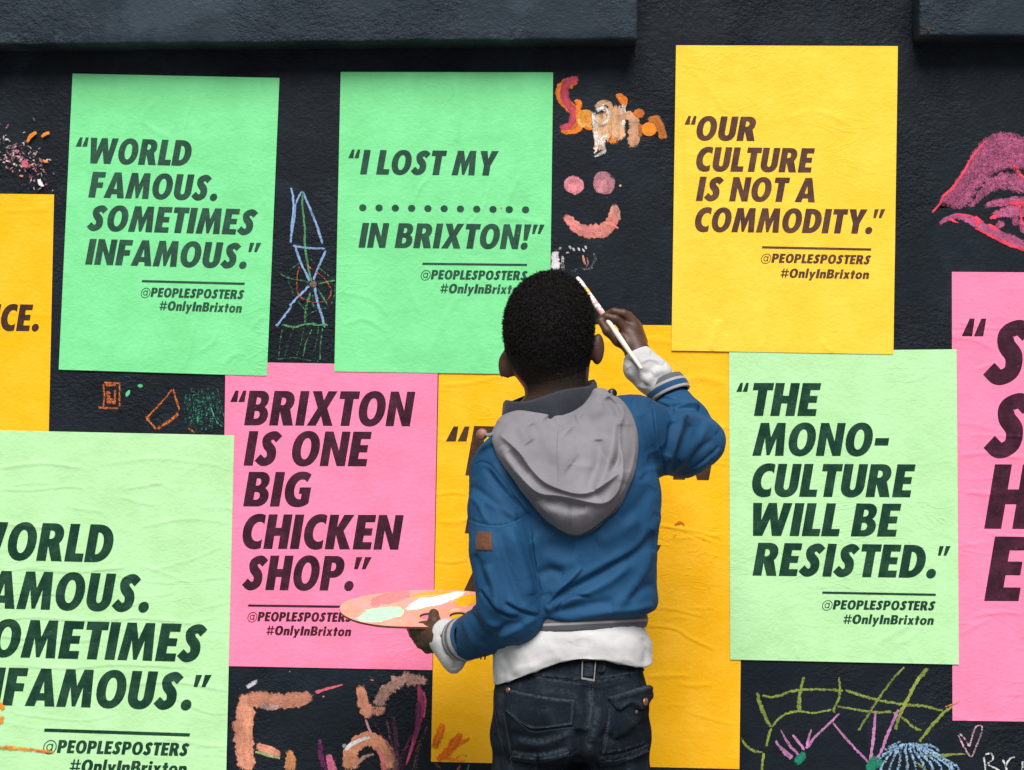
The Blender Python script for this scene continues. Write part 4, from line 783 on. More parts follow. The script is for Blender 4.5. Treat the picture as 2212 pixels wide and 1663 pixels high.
# ------------------------------------------------------------------ implicit surfaces for the figure and the clothes
class Field:
    def __init__(s, lo, hi, h):
        s.lo = np.array(lo, float); s.h = h; s.n = np.ceil((np.array(hi) - s.lo) / h).astype(int) + 1
        s.f = np.full(tuple(s.n), 9.0, np.float32)
    def region(s, lo, hi):
        a = np.clip(np.floor((np.array(lo) - s.lo) / s.h).astype(int), 0, s.n); b = np.clip(np.ceil((np.array(hi) - s.lo) / s.h).astype(int) + 1, 0, s.n)
        return a, b
    def apply(s, lo, hi, fn, k, sub=False):
        m = .03 + k; a, b = s.region(np.array(lo) - m, np.array(hi) + m)
        if np.any(b <= a): return
        ax = [s.lo[i] + s.h * np.arange(a[i], b[i]) for i in range(3)]
        X, Y, Z = np.meshgrid(*ax, indexing='ij'); d = fn(X, Y, Z).astype(np.float32)
        sl = tuple(slice(a[i], b[i]) for i in range(3)); g = s.f[sl]
        if sub: d = -d; t = np.maximum(k - np.abs(g - d), 0) / k; s.f[sl] = np.maximum(g, d) + t * t * k * .25
        else: t = np.maximum(k - np.abs(g - d), 0) / k; s.f[sl] = np.minimum(g, d) - t * t * k * .25
    def cone(s, a, b, ra, rb, k=.012, sub=False):
        a = np.array(a, float); b = np.array(b, float); ab = b - a; L2 = ab @ ab + 1e-12; R = max(ra, rb)
        def fn(X, Y, Z):
            t = np.clip(((X - a[0]) * ab[0] + (Y - a[1]) * ab[1] + (Z - a[2]) * ab[2]) / L2, 0, 1)
            return np.sqrt((X - a[0] - t * ab[0]) ** 2 + (Y - a[1] - t * ab[1]) ** 2 + (Z - a[2] - t * ab[2]) ** 2) - (ra + (rb - ra) * t)
        s.apply(np.minimum(a, b) - R, np.maximum(a, b) + R, fn, k, sub)
    def chain(s, pts, rs, k=.012):
        for i in range(len(pts) - 1): s.cone(pts[i], pts[i + 1], rs[i], rs[i + 1], k)
    def ell(s, c, r, rot=(0, 0, 0), k=.012, sub=False):
        from mathutils import Euler
        c = np.array(c, float); r = np.array(r, float); R = np.array(Euler([math.radians(q) for q in rot]).to_matrix()).T; m = r.max()
        def fn(X, Y, Z):
            p = np.stack([X - c[0], Y - c[1], Z - c[2]], -1) @ R.T
            k0 = np.sqrt(((p / r) ** 2).sum(-1)); k1 = np.sqrt(((p / (r * r)) ** 2).sum(-1)) + 1e-9
            return k0 * (k0 - 1) / k1
        s.apply(c - m, c + m, fn, k, sub)
    def stack(s, levels, k=.02, p=2.3, round_=.012):
        """levels: (z, cx, cy, rx, ry) from top to bottom or bottom to top"""
        L = np.array(sorted(levels)); zs = L[:, 0]
        C = crom(L, 8); zz, cx, cy, rx, ry = C[:, 0], C[:, 1], C[:, 2], C[:, 3], C[:, 4]
        def fn(X, Y, Z):
            a = np.interp(Z, zz, cx); b = np.interp(Z, zz, cy); r1 = np.interp(Z, zz, rx); r2 = np.interp(Z, zz, ry)
            q = (np.abs((X - a) / r1) ** p + np.abs((Y - b) / r2) ** p) ** (1 / p)
            d = (q - 1) * np.minimum(r1, r2)
            cap = np.maximum(Z - zs[-1], zs[0] - Z) + round_
            dd = d + round_
            return np.minimum(np.maximum(dd, cap), 0) + np.sqrt(np.maximum(dd, 0) ** 2 + np.maximum(cap, 0) ** 2) - round_
        lo = (min(cx - rx), min(cy - ry), zs[0]); hi = (max(cx + rx), max(cy + ry), zs[-1])
        s.apply(lo, hi, fn, k)
    def mesh(s):                              # naive surface nets
        f = s.f; ins = f < 0; n = f.shape
        cnt = np.zeros(tuple(q - 1 for q in n), np.int8)
        for dx in (0, 1):
            for dy in (0, 1):
                for dz in (0, 1): cnt += ins[dx:n[0] - 1 + dx, dy:n[1] - 1 + dy, dz:n[2] - 1 + dz]
        act = (cnt > 0) & (cnt < 8); idx = np.full(act.shape, -1, np.int64); I = np.argwhere(act); idx[act] = np.arange(len(I))
        acc = np.zeros((len(I), 3)); num = np.zeros(len(I))
        cs = [(a, b, c) for a in (0, 1) for b in (0, 1) for c in (0, 1)]
        val = {c: f[I[:, 0] + c[0], I[:, 1] + c[1], I[:, 2] + c[2]].astype(float) for c in cs}
        for c in cs:
            for ax in range(3):
                if c[ax] == 0:
                    e = list(c); e[ax] = 1; e = tuple(e); va, vb = val[c], val[e]; m = (va < 0) != (vb < 0)
                    t = va[m] / (va[m] - vb[m]); p = np.tile(np.array(c, float), (m.sum(), 1)); p[:, ax] = t
                    acc[m] += p; num[m] += 1
        V = s.lo + s.h * (I + acc / num[:, None]); F = []
        for ax in range(3):
            o1, o2 = (ax + 1) % 3, (ax + 2) % 3
            sa = [slice(None)] * 3; sb = [slice(None)] * 3; sa[ax] = slice(0, -1); sb[ax] = slice(1, None)
            A, B = ins[tuple(sa)], ins[tuple(sb)]; E = np.argwhere(A != B)
            E = E[(E[:, o1] > 0) & (E[:, o2] > 0) & (E[:, o1] < n[o1] - 1) & (E[:, o2] < n[o2] - 1)]
            fl = A[E[:, 0], E[:, 1], E[:, 2]]
            def g(d1, d2):
                q = E.copy(); q[:, o1] += d1; q[:, o2] += d2; return idx[q[:, 0], q[:, 1], q[:, 2]]
            Q = np.stack([g(-1, -1), g(0, -1), g(0, 0), g(-1, 0)], 1); Q[~fl] = Q[~fl][:, ::-1]; F.append(Q)
        return V, np.vstack(F)
def vnormals(V, F):
    a, b, c, d = (V[F[:, i]] for i in range(4)); fn = np.cross(c - a, d - b); N = np.zeros_like(V)
    for i in range(4): np.add.at(N, F[:, i], fn)
    return N / (np.linalg.norm(N, axis=1)[:, None] + 1e-12)
def relax(V, F, it=2, lam=.5):
    for _ in range(it):
        A = np.zeros_like(V); n = np.zeros(len(V))
        for i in range(4):
            for j in (F[:, (i + 1) % 4], F[:, (i + 3) % 4]): np.add.at(A, F[:, i], V[j]); np.add.at(n, F[:, i], 1)
        V = V + lam * (A / n[:, None] - V)
    return V
def bvh_of(V, F): return BVHTree.FromPolygons([tuple(v) for v in V], [tuple(int(i) for i in f) for f in F])
CAM = Vector((0, -D, ZC))
def cast(bvh, px, py):
    d = (Vector(W(px, py, 0)) - CAM).normalized(); h = bvh.ray_cast(CAM, d)
    return (h[0], h[1]) if h[0] is not None else (None, None)
def fold_cloth(V, F, folds, wr=.0012, seed=0, facing=(.05, .45), crisp=0.0, ani=(1, 1, .6)):
    N = vnormals(V, F); P = topx(V); w = sstep(-N[:, 1], *facing)
    h = fold_height(P, folds) * w
    h += wr * (vnoise(V * (1, 1, .8), 26, seed) * .7 + vnoise(V * (1, 1, .6), 60, seed + 3) * .4)
    if crisp:
        q = V + .012 * np.stack([vnoise(V, 18, seed + 11), vnoise(V, 18, seed + 12), vnoise(V, 18, seed + 13)], 1)
        q = q @ np.array([[.8, 0, -.6], [0, 1, 0], [.6, 0, .8]]) * (1, 1, .55)
        r1 = np.clip(1 - np.abs(vnoise(q * ani, 24, seed + 14)) * 4.2, 0, 1) ** 1.3; r2 = np.clip(1 - np.abs(vnoise(q * ani, 52, seed + 15)) * 3.6, 0, 1) ** 1.4
        g = sstep(vnoise(V, 11, seed + 16), -.25, .35); h += crisp * (r1 * g + .45 * r2 * (1 - .5 * g))
    return V + N * h[:, None]
def tube_mesh(rings, closed=True):            # list of (n,3) rings -> verts, quads
    n = len(rings[0]); V = np.vstack(rings); F = []
    for i in range(len(rings) - 1):
        for j in range(n if closed else n - 1):
            k = (j + 1) % n; F.append((i * n + j, i * n + k, (i + 1) * n + k, (i + 1) * n + j))
    return V, np.array(F)
def ring_pts(c, u, v, n=64): a = np.linspace(0, 2 * math.pi, n, endpoint=False)[:, None]; return np.array(c) + np.cos(a) * np.array(u) + np.sin(a) * np.array(v)
def drape(name, poly, bvh, mat, parent, th=.002, step=3.0, edge=4.0, off=.0006, relief=None, fallback=None):
    """cloth patch cut to a photo outline and laid on the surface under it"""
    bm = bmesh.new(); f = bm.faces.new([bm.verts.new((x, y, 0)) for x, y in poly]); A = np.array(poly)
    for ax in (0, 1):
        for q in np.arange(A[:, ax].min() + step * .5, A[:, ax].max(), step):
            co = [0, 0, 0]; co[ax] = q; no = [0, 0, 0]; no[ax] = 1
            bmesh.ops.bisect_plane(bm, geom=bm.verts[:] + bm.edges[:] + bm.faces[:], plane_co=co, plane_no=no, dist=1e-4)
    bmesh.ops.triangulate(bm, faces=[q for q in bm.faces if len(q.verts) > 4])
    P = np.array([v.co[:2] for v in bm.verts]); bm.verts.index_update()
    cl = np.vstack([A, A[:1]]); d, _ = poly_dist(P, cl); d = np.abs(d)
    hh = th * np.sqrt(np.clip(1 - (1 - np.clip(d / edge, 0, 1)) ** 2, 0, 1)) + off
    if relief is not None: hh = hh + fold_height(P, relief)
    V = []; last = None
    for (x, y), h in zip(P, hh):
        p, nrm = cast(bvh, x, y)
        if p is None: p = Vector(W(x, y, (last[1] if last else -.5))); nrm = Vector((0, -1, 0))
        else: last = p
        V.append(p + nrm * h)
    fs = [tuple(v.index for v in q.verts) for q in bm.faces]; bm.free()
    me_f = []
    for q in fs:
        a, b, c = V[q[0]], V[q[1]], V[q[2]]
        me_f.append(q if (b - a).cross(c - a).dot(CAM - a) > 0 else q[::-1])
    return make_mesh(name, [tuple(v) for v in V], me_f, [mat], parent)
def stitch(lines, bvh, off=.0012, r=.00055, dash=None):
    """thin thread laid on cloth along photo lines; returns verts, faces"""
    V, F = [], []
    for pts in lines:
        c = crom(pts, 10) if len(pts) > 2 else np.array(pts, float)
        L = np.r_[0, np.cumsum(np.hypot(*np.diff(c, axis=0).T))]; tt = np.arange(0, L[-1], 1.6); c = np.stack([np.interp(tt, L, c[:, i]) for i in (0, 1)], 1)
        prev = None
        for i, (x, y) in enumerate(c):
            p, nrm = cast(bvh, x, y)
            if p is None or (dash and i % dash[0] >= dash[1]): prev = None; continue
            q = p + nrm * off
            t = Vector((1, 0, 0)) if i == 0 else Vector((c[i][0] - c[i - 1][0], 0, -(c[i][1] - c[i - 1][1]))).normalized()
            s_ = nrm.cross(t).normalized() * r; n0 = len(V); V += [q - s_, q + nrm * r * .8, q + s_]
            if prev is not None and (q - pq).length < .012: F += [(prev, prev + 1, n0 + 1, n0), (prev + 1, prev + 2, n0 + 2, n0 + 1)]
            prev = n0; pq = q
    return [tuple(v) for v in V], F

# ------------------------------------------------------------------ the boy
BY = -.50                                     # depth of his spine
K = kk(BY)
def hz(py): return float(W(0, py, BY)[2])
def hx(px): return float(W(px, 0, BY)[0])
boy = bpy.data.objects.new('person', None); COL.objects.link(boy); boy.location = (hx(1232), BY, 0); boy.empty_display_size = .2
tag(boy, 'boy in a blue jacket with a grey hood, seen from behind, painting the wall', 'person')
# joints
WR, EL_R, SH_R = W(1377, 762, -.315), W(1500, 962, -.37), W(1335, 930, -.50)
WL, EL_L, SH_L = W(957, 1378, -.405), W(1108, 1340, -.575), W(1098, 1010, -.52)
HC = W(1184, 712, -.49)                       # head centre
# ---- body: one continuous surface
B = Field((-.26, -.70, -.005), (.40, -.20, 1.44), .0027)
B.stack([(hz(870), hx(1205), BY, .075, .055), (hz(930), hx(1222), BY, .12, .075), (hz(1010), hx(1228), BY, .125, .085), (hz(1150), hx(1232), BY, .112, .082), (hz(1300), hx(1232), BY, .105, .078), (hz(1450), hx(1232), BY, .115, .085), (hz(1590), hx(1232), BY, .105, .085)], .02)
B.cone(W(1203, 790, -.495), W(1207, 890, -.505), .0505, .056, .03)
B.ell(HC + (.0, .0, 0), (.0775, .092, .0985), (0, 7, 0), .01)
B.ell(HC + (.004, .012, -.045), (.066, .078, .068), (0, 7, 0), .03)
B.ell(HC + (.008, .050, -.075), (.050, .045, .050), (0, 7, 0), .03)     # jaw and chin
B.ell(HC + (.002, .090, -.020), (.011, .016, .020), (0, 7, 0), .012)    # nose
B.ell(HC + (.003, .094, -.033), (.017, .011, .008), (0, 7, 0), .008)
B.ell(HC + (.005, .088, -.058), (.024, .012, .006), (0, 7, 0), .006); B.ell(HC + (.005, .086, -.066), (.021, .012, .006), (0, 7, 0), .006)  # lips
for sx in (-1, 1):
    B.ell(HC + (.002 + sx * .031, .088, .004), (.016, .012, .011), (0, 7, 0), .008, True)   # eye sockets
    B.ell(HC + (.004 + sx * .044, .066, -.03), (.022, .022, .018), (0, 7, 0), .02)
# ears
B.ell(W(1101, 783, -.487), (.0205, .0075, .0280), (0, 17, -12), .005); B.ell(W(1098, 783, -.476), (.0120, .005, .0200), (0, 17, -12), .004, True)
B.ell(W(1092, 785, -.480), (.0065, .0125, .0255), (0, 17, -10), .004)
B.ell(W(1291, 754, -.484), (.0125, .0105, .0280), (0, 3, 24), .005); B.ell(W(1292, 756, -.474), (.0065, .005, .0190), (0, 3, 24), .004, True)
# arms under the sleeves
B.chain([SH_R, EL_R, W(1452, 862, -.332), W(1412, 805, -.318), WR], [.040, .028, .024, .022, .021], .02); B.chain([SH_L, EL_L, W(1026, 1376, -.452), WL], [.038, .026, .023, .0215], .02)
# right hand: holds the brush between thumb and first two fingers, seen over the back of the hand
y0 = -.305
pw = lambda x, y, d=0.0: W(x, y, y0 + d)
B.cone(WR, pw(1366, 728), .0205, .0185, .015)
B.cone(pw(1362, 735), pw(1350, 712), .0165, .0125, .012); B.cone(pw(1378, 738, .008), pw(1370, 704, .008), .0155, .0115, .012)
B.cone(pw(1384, 738, .022), pw(1378, 710, .022), .0135, .010, .010)
fk = .0035
B.chain([pw(1350, 709, -.004), pw(1329, 689, -.012), pw(1309, 683, -.010), pw(1299, 683, .004)], [.0098, .0082, .0070, .0060], fk)      # index
B.chain([pw(1370, 698, .006), pw(1347, 677, .002), pw(1326, 673, .004), pw(1311, 679, .014)], [.0098, .0083, .0074, .0062], fk)      # middle
B.chain([pw(1377, 703, .020), pw(1358, 682, .020), pw(1336, 680, .026), pw(1324, 690, .034)], [.0090, .0080, .0070, .0060], fk)      # ring
B.chain([pw(1382, 714, .030), pw(1366, 700, .036), pw(1350, 700, .042), pw(1341, 708, .044)], [.0078, .0068, .0060, .0052], fk)      # little
B.chain([pw(1362, 748, -.006), pw(1336, 735, -.014), pw(1312, 715, -.016), pw(1297, 693, -.012)], [.0150, .0112, .0085, .0066], .006)    # thumb
# left hand: thumb on top of the palette, fingers under it
ql = lambda x, y, d: W(x, y, d)
B.cone(WL, ql(934, 1368, -.385), .0215, .0190, .015); B.cone(ql(940, 1362, -.388), ql(912, 1356, -.365), .018, .0135, .012); B.cone(ql(940, 1384, -.385), ql(917, 1388, -.365), .0165, .013, .012)
for (x, y), r_, e in zip(((893, 1359), (899, 1374), (909, 1390), (923, 1402)), (.0092, .0094, .009, .0080), ((-2, 0), (-3, -6), (-4, -12), (-4, -18))):
    B.chain([ql(x + 16, y - 3, -.375), ql(x, y, -.362), ql(x + e[0] - 3, y - 2 + e[1] * .4, -.335), ql(x + 6, y + e[1] * .9 - 2, -.312)], [r_ * 1.25, r_, r_ * .86, r_ * .72], .004)
B.chain([ql(946, 1358, -.395), ql(938, 1341, -.385), ql(937, 1327, -.372), ql(936, 1322, -.352)], [.0135, .0105, .0088, .0070], .006)
# legs and feet
for sx, kx in ((-1, 1152), (1, 1317)):
    hip = np.array([hx(kx), BY, hz(1560)]); kn = np.array([hx(kx) + sx * .004, BY + .01, .385]); an = np.array([hx(kx) + sx * .008, BY - .01, .075])
    B.chain([hip, kn, an], [.066, .046, .031], .02); B.cone(an + (0, 0, -.025), an + (sx * .015, .10, -.045), .03, .026, .02)
Vb, Fb = B.mesh(); Vb = relax(Vb, Fb, 1, .4)
body = make_mesh('body', Vb, Fb, [M_SKIN], boy)
for sx in (-1, 1):
    bm = bmesh.new(); bmesh.ops.create_uvsphere(bm, u_segments=16, v_segments=10, radius=.0115)
    V = np.array([v.co[:] for v in bm.verts]) + HC + (.002 + sx * .031, .079, .004); Fe = [tuple(v.index for v in f.verts) for f in bm.faces]; bm.free()
    make_mesh('eye', V, Fe, [M_EYE], body)
# ---- hair: cropped cap of the skull surface, thickness fading out at the nape, plus tufts
loc = Vb - HC; ca_, sa_ = math.cos(math.radians(7)), math.sin(math.radians(7))
u_ = loc[:, 2] * ca_ + loc[:, 0] * sa_; b_ = -loc[:, 1]
thr = np.interp(b_, [-.11, -.09, -.055, -.02, .01, .035, .1], [.06, .05, .012, -.010, -.045, -.116, -.116])
rad = np.linalg.norm(loc / (.0775, .092, .0985), axis=1)
dens = sstep(u_ - thr, -.014, .095) * (rad < 1.14) * (np.abs(loc[:, 0]) < .0805)
dens *= (np.linalg.norm(loc, axis=1) < .125)
nape_shade = sstep(u_ - thr, -.034, .045) * (b_ > .03) * (np.abs(loc[:, 0] - .01) < .062) * (np.linalg.norm(loc, axis=1) < .15); keep = (dens > .01) | (nape_shade > .01); fm = keep[Fb].all(1); Fh = Fb[fm]; used = np.unique(Fh); rem = np.full(len(Vb), -1); rem[used] = np.arange(len(used))  # nape fade: stubble plus neck shade painted into the colour, below the tufts
Nb = vnormals(Vb, Fb); dh = dens[used]; Vh0 = Vb[used]; Nh = Nb[used]
Vh = Vh0 + Nh * (.0004 + .0004 * (dh > .02) + dh * (.0030 + .0014 * vnoise(Vh0, 190, 4) + .0008 * vnoise(Vh0, 420, 5)))[:, None]
rng = np.random.RandomState(7)
pick = rng.choice(len(used), 15000, p=(dh ** 2.4 + 1e-7) / (dh ** 2.4 + 1e-7).sum())
tv, tf = [], []; nb0 = len(Vh)
base = Vh[pick] + rng.randn(15000, 3) * .0009; nn = Nh[pick]; rd = rng.randn(15000, 3); tan = np.cross(nn, rd); tan /= np.linalg.norm(tan, axis=1)[:, None]
ln = (.0018 + .0024 * rng.rand(15000))[:, None] * (.12 + .88 * dh[pick] ** 1.5)[:, None]; wv_ = np.cross(nn, tan) * .00055
p0 = base - nn * .001; p1 = base + nn * ln * .7 + tan * ln * .35; p2 = base + nn * ln + tan * ln * 1.1
TV = np.stack([p0 - wv_, p0 + wv_, p1 - wv_, p1 + wv_, p2 - wv_ * .6, p2 + wv_ * .6], 1).reshape(-1, 3)
ii = nb0 + 6 * np.arange(15000)[:, None]; TF = np.vstack([ii + np.array([0, 1, 3, 2]), ii + np.array([2, 3, 5, 4])])
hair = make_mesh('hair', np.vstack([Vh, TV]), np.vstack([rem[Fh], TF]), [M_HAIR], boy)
at = hair.data.attributes.new('hair_and_shade', 'FLOAT', 'POINT'); cov_ = np.maximum(np.clip(dh * 1.35, 0, 1), .92 * nape_shade[used]); at.data.foreach_set('value', np.r_[cov_, np.ones(len(TV))].astype(np.float32))

# ---- jacket
J = Field((hx(985), -.70, hz(1440)), (hx(1600), -.24, hz(820)), .0024)
J.stack([(hz(876), hx(1205), BY, .070, .055), (hz(912), hx(1216), BY, .098, .078), (hz(965), hx(1228), BY, .128, .098), (hz(1050), hx(1238), BY, .1545, .112), (hz(1170), hx(1240), BY, .1475, .114), (hz(1250), hx(1240), BY, .1455, .116), (hz(1290), hx(1240), BY, .1480, .120), (hz(1313), hx(1239), BY, .1440, .117), (hz(1324), hx(1237), BY, .1330, .109)], .02, 2.4, .016)
J.cone(W(1180, 920, -.50), W(1098, 1012, -.515), .045, .056, .035); J.cone(W(1240, 915, -.50), W(1372, 927, -.485), .046, .057, .035)
# left sleeve
J.chain([W(1092, 1024, -.520), W(1082, 1100, -.548)], [.0600, .0575], .022); J.chain([W(1082, 1100, -.548), W(1084, 1190, -.580), W(1100, 1290, -.592), W(1113, 1323, -.584)], [.0575, .0560, .0550, .0535], .005)
J.chain([W(1113, 1323, -.584), W(1068, 1352, -.52), W(1014, 1377, -.445)], [.0525, .0470, .0395], .008)
# right sleeve
J.chain([W(1362, 932, -.49), W(1420, 952, -.45), W(1478, 965, -.40), W(1506, 957, -.375)], [.0590, .0575, .0510, .0450], .022)
J.chain([W(1506, 955, -.375), W(1483, 914, -.350), W(1459, 878, -.336)], [.0450, .0430, .0375], .012)
J.ell(W(1532, 952, -.37), (.023, .036, .026), (0, 20, 0), .02)
Vj, Fj = J.mesh(); Vj = relax(Vj, Fj, 2, .5)
FJ = [ # back
 ('v', z3((1340, 215), (1220, 350), (1050, 455), (880, 545), (700, 665)), 17, .0085), ('r', z3((1370, 130), (1250, 300), (1080, 400), (900, 500), (720, 590)), 13, .0055), ('s', z3((700, 655), (790, 560), (860, 490), (915, 432)), 16, .0050),
 ('r', z3((690, 700), (790, 640), (900, 600), (1060, 520), (1200, 400)), 15, .0060), ('v', z3((690, 725), (800, 690), (950, 660), (1100, 640)), 13, .0045), ('r', z3((1100, 700), (1180, 600), (1260, 480), (1330, 330)), 14, .0040),
 ('v', z3((640, 480), (720, 450), (800, 470)), 14, .0050), ('v', z3((660, 330), (760, 300), (860, 330)), 22, .0045), ('r', z3((620, 250), (760, 400), (900, 380)), 18, .0035), ('v', z3((1190, 640), (1280, 560), (1350, 540)), 12, .0030), ('r', z3((700, 740), (860, 735), (1000, 710), (1200, 690), (1340, 660)), 9, .0040),
 ('c', z3((760, 690), (830, 610), (960, 615)), 10, .0030), ('r', z3((1000, 280), (1130, 220), (1250, 130)), 20, .0035), ('v', z3((1150, 150), (1250, 60), (1330, -60)), 18, .0035), ('v', z3((560, 110), (650, 170), (720, 240)), 14, .0025),
 # left sleeve
 ('s', z3((620, 210), (628, 330), (645, 480), (662, 600)), 12, .0055), ('r', z3((470, 180), (520, 330), (570, 480), (600, 600)), 15, .0050), ('v', z3((400, 200), (450, 380), (500, 540), (560, 660)), 13, .0042), ('r', z3((330, 420), (380, 560), (400, 700)), 11, .0050),
 ('c', z3((290, 570), (360, 660), (440, 720), (520, 740)), 10, .0045), ('r', z3((250, 650), (330, 750), (420, 800)), 10, .0055), ('v', z3((230, 700), (290, 790), (360, 850)), 8, .0045), ('r', z3((190, 740), (230, 840), (270, 930)), 8, .0040), ('c', z3((440, 650), (540, 700), (640, 730)), 9, .0040),
 ('v', z3((260, 350), (300, 470), (330, 560)), 10, .0030), ('r', z3((400, 860), (520, 800), (630, 740)), 10, .0035), ('v', z3((300, 900), (430, 800), (560, 770)), 12, .0040), ('r', z3((330, 30), (430, 90), (520, 130)), 9, .0030), ('v', z3((240, -60), (330, 0), (420, 90), (490, 160)), 9, .0032), ('r', z3((230, 0), (290, 60), (330, 160)), 8, .0025),
 ('v', z2((120, 1250), (180, 1330), (260, 1420), (340, 1500)), 9, .0035), ('r', z2((170, 1240), (240, 1350), (320, 1440), (400, 1520)), 10, .0035), ('v', z2((250, 1290), (340, 1400), (420, 1520)), 8, .0025),
 # seams
 ('v', z3((215, 135), (290, 165), (380, 178), (470, 165), (560, 125)), 2.6, .0022), ('v', z2((60, 1235), (110, 1222), (165, 1250), (220, 1320), (300, 1430), (380, 1540)), 2.8, .0022), ('v', z2((1125, 905), (1135, 1000), (1150, 1100), (1180, 1220), (1195, 1340)), 2.8, .0026), ('r', z2((1110, 940), (1125, 1060), (1160, 1200)), 7, .0020),
 # right sleeve
 ('s', z2((1400, 890), (1330, 888), (1260, 905), (1215, 925)), 16, .0065), ('v', z2((1235, 915), (1310, 905), (1400, 915), (1470, 975)), 9, .0070), ('r', z2((1240, 975), (1330, 960), (1430, 985), (1500, 1050)), 12, .0050), ('r', z2((1290, 950), (1275, 1030), (1245, 1120), (1215, 1230)), 10, .0055), ('v', z2((1235, 985), (1225, 1080), (1205, 1180)), 9, .0045),
 ('v', z2((1340, 1000), (1310, 1090), (1270, 1200), (1230, 1290)), 11, .0045), ('r', z2((1440, 1000), (1400, 1080), (1360, 1130), (1290, 1230)), 12, .0040), ('v', z2((1480, 1090), (1400, 1150), (1320, 1240)), 9, .0035), ('r', z2((1150, 860), (1230, 880), (1320, 870), (1390, 900)), 8, .0035), ('r', z2((1190, 830), (1270, 850), (1350, 840)), 6, .0020), ('c', z2((1510, 1130), (1440, 1200), (1360, 1260)), 7, .0030),
 ('r', z2((990, 880), (1050, 850), (1110, 870)), 10, .0030), ('v', z2((1050, 950), (1090, 1060), (1110, 1200), (1050, 1340)), 12, .0030), ('r', z2((1030, 1320), (1090, 1270), (1160, 1260)), 8, .0025)]
Vj = fold_cloth(Vj, Fj, [(k_, p_, w_ * (.8 if k_ in 'rv' else .9), a_ * (1.2 if k_ in 'rv' else 1.7)) for k_, p_, w_, a_ in FJ], .0005, 3, (-.1, .35), .0020, (1, 1, .75)); Vj = relax(Vj, Fj, 1, .15)
jacket = make_mesh('jacket', Vj, Fj, [M_BLUE], boy); bvj = bvh_of(Vj, Fj)
for l_ in [z3((216, 150), (290, 180), (380, 193), (470, 180), (562, 140)), z2((70, 1228), (112, 1215), (172, 1243), (232, 1318), (310, 1428), (388, 1536)), z2((1137, 905), (1147, 1000), (1162, 1100), (1192, 1220)), z2((1150, 858), (1230, 830), (1310, 800))]:
    sv, sf = stitch([l_], bvj, .0009, .0006, (3, 2)); make_mesh('stitching', sv, sf, [M_BSTITCH], jacket)
drape('leather_patch', z3((272, 212), (362, 222), (368, 332), (268, 328)), bvj, M_LEATHER, jacket, .0016, 2.2, 2.5, .0008, [('v', z3((278, 228), (360, 236)), 1.2, .0007), ('v', z3((276, 318), (362, 322)), 1.2, .0007), ('v', z3((285, 258), (345, 262)), 2.6, .0006), ('v', z3((283, 285), (355, 288)), 1.6, .0005)])
def band(name, c0, c1, u, v, stripes, parent, bulge=.003, n=72):
    """ribbed band between two ring centres; stripes = [(fraction_end, material)]"""
    c0, c1, u, v = (np.array(q, float) for q in (c0, c1, u, v)); m = 13; rings = []; mats = []; mi = []
    for i in range(m):
        t = i / (m - 1); b = 1 + bulge / np.linalg.norm(u) * math.sin(math.pi * t)
        rib = 1 + .006 * np.cos(np.linspace(0, 2 * math.pi, n, endpoint=False) * n / 3)[:, None]
        c = c0 + (c1 - c0) * t; R_ = ring_pts(c, u * b, v * b, n); rings.append(c + (R_ - c) * rib)
    inner = [c0 + (rings[0] - c0) * .9, c1 + (rings[-1] - c1) * .9]
    V, F = tube_mesh([inner[0]] + rings + [inner[1]])
    mats = [q[1] for q in stripes]
    for i in range(m + 1):
        t = (i - .5) / (m - 1); j = next((a for a, q in enumerate(stripes) if t <= q[0]), len(stripes) - 1); mi += [j] * n
    o = make_mesh(name, V, F, mats, parent, midx=mi); return o
band('waistband', W(1233, 1332, BY), W(1232, 1362, BY), (.1335, 0, .006), (0, .112, -.0165), [(.42, M_RIB), (.62, M_RIBL), (1, M_RIB)], jacket)
def cuff_axes(a, b, r, tilt=0):
    d = np.array(b) - np.array(a); d /= np.linalg.norm(d); u = np.cross(d, (0, 1, 0)); u /= np.linalg.norm(u); v = np.cross(d, u); return u * r, v * r
def pxvec(x0, y0, x1, y1, y): return (W(x1, y1, y) - W(x0, y0, y)) / 2
def cross_r(c0, c1, u, r): q = np.cross(np.array(c1) - np.array(c0), u); return q / np.linalg.norm(q) * r
ca, cb = W(1450, 853, -.336), W(1431, 823, -.326); u = pxvec(1407, 868, 1488, 833, -.33)
band('cuff', ca, cb, u, cross_r(ca, cb, u, .033), [(.13, M_RIBL), (.48, M_RIBB), (.66, M_RIBL), (1, M_RIB)], jacket, .0025, 54)
ca, cb = W(1015, 1377, -.448), W(991, 1383, -.420); u = pxvec(974, 1341, 1015, 1422, -.42)
band('cuff', ca, cb, u, cross_r(ca, cb, u, .037), [(.2, M_RIBB), (.42, M_RIBL), (.7, M_RIB), (.84, M_RIBL), (1, M_RIB)], jacket, .0025, 54)
# ---- collar round the neck and hood lying on the back
cr = []
for t, ro, dz in ((0, .92, -.050), (.2, .93, -.02), (.45, .94, .0), (.6, .985, .0055), (.75, 1.035, .0), (.85, 1.06, -.02), (1, 1.10, -.060)):
    a = np.linspace(0, 2 * math.pi, 80, endpoint=False); rr = ro * (1 + .012 * np.sin(3 * a + 1))
    x = hx(1187) + .0805 * rr * np.cos(a); y = BY + .004 + .075 * rr * np.sin(a)
    z = hz(851) + dz + .018 * np.cos(a) * (1 if dz > -.04 else .6) + .012 * np.sin(a) * 0 + .003 * np.sin(4 * a + .5)
    back = np.clip(-np.sin(a), 0, 1); z = z - .006 * back
    cr.append(np.stack([x, y, z], 1))
V, F = tube_mesh(cr); make_mesh('collar', V, F, [M_DGREY], jacket)
topc = crom([(1074, 908), (1084, 898), (1104, 889), (1130, 884), (1166, 882), (1213, 892), (1250, 881), (1272, 858), (1283, 840), (1300, 838), (1315, 843)], 8)
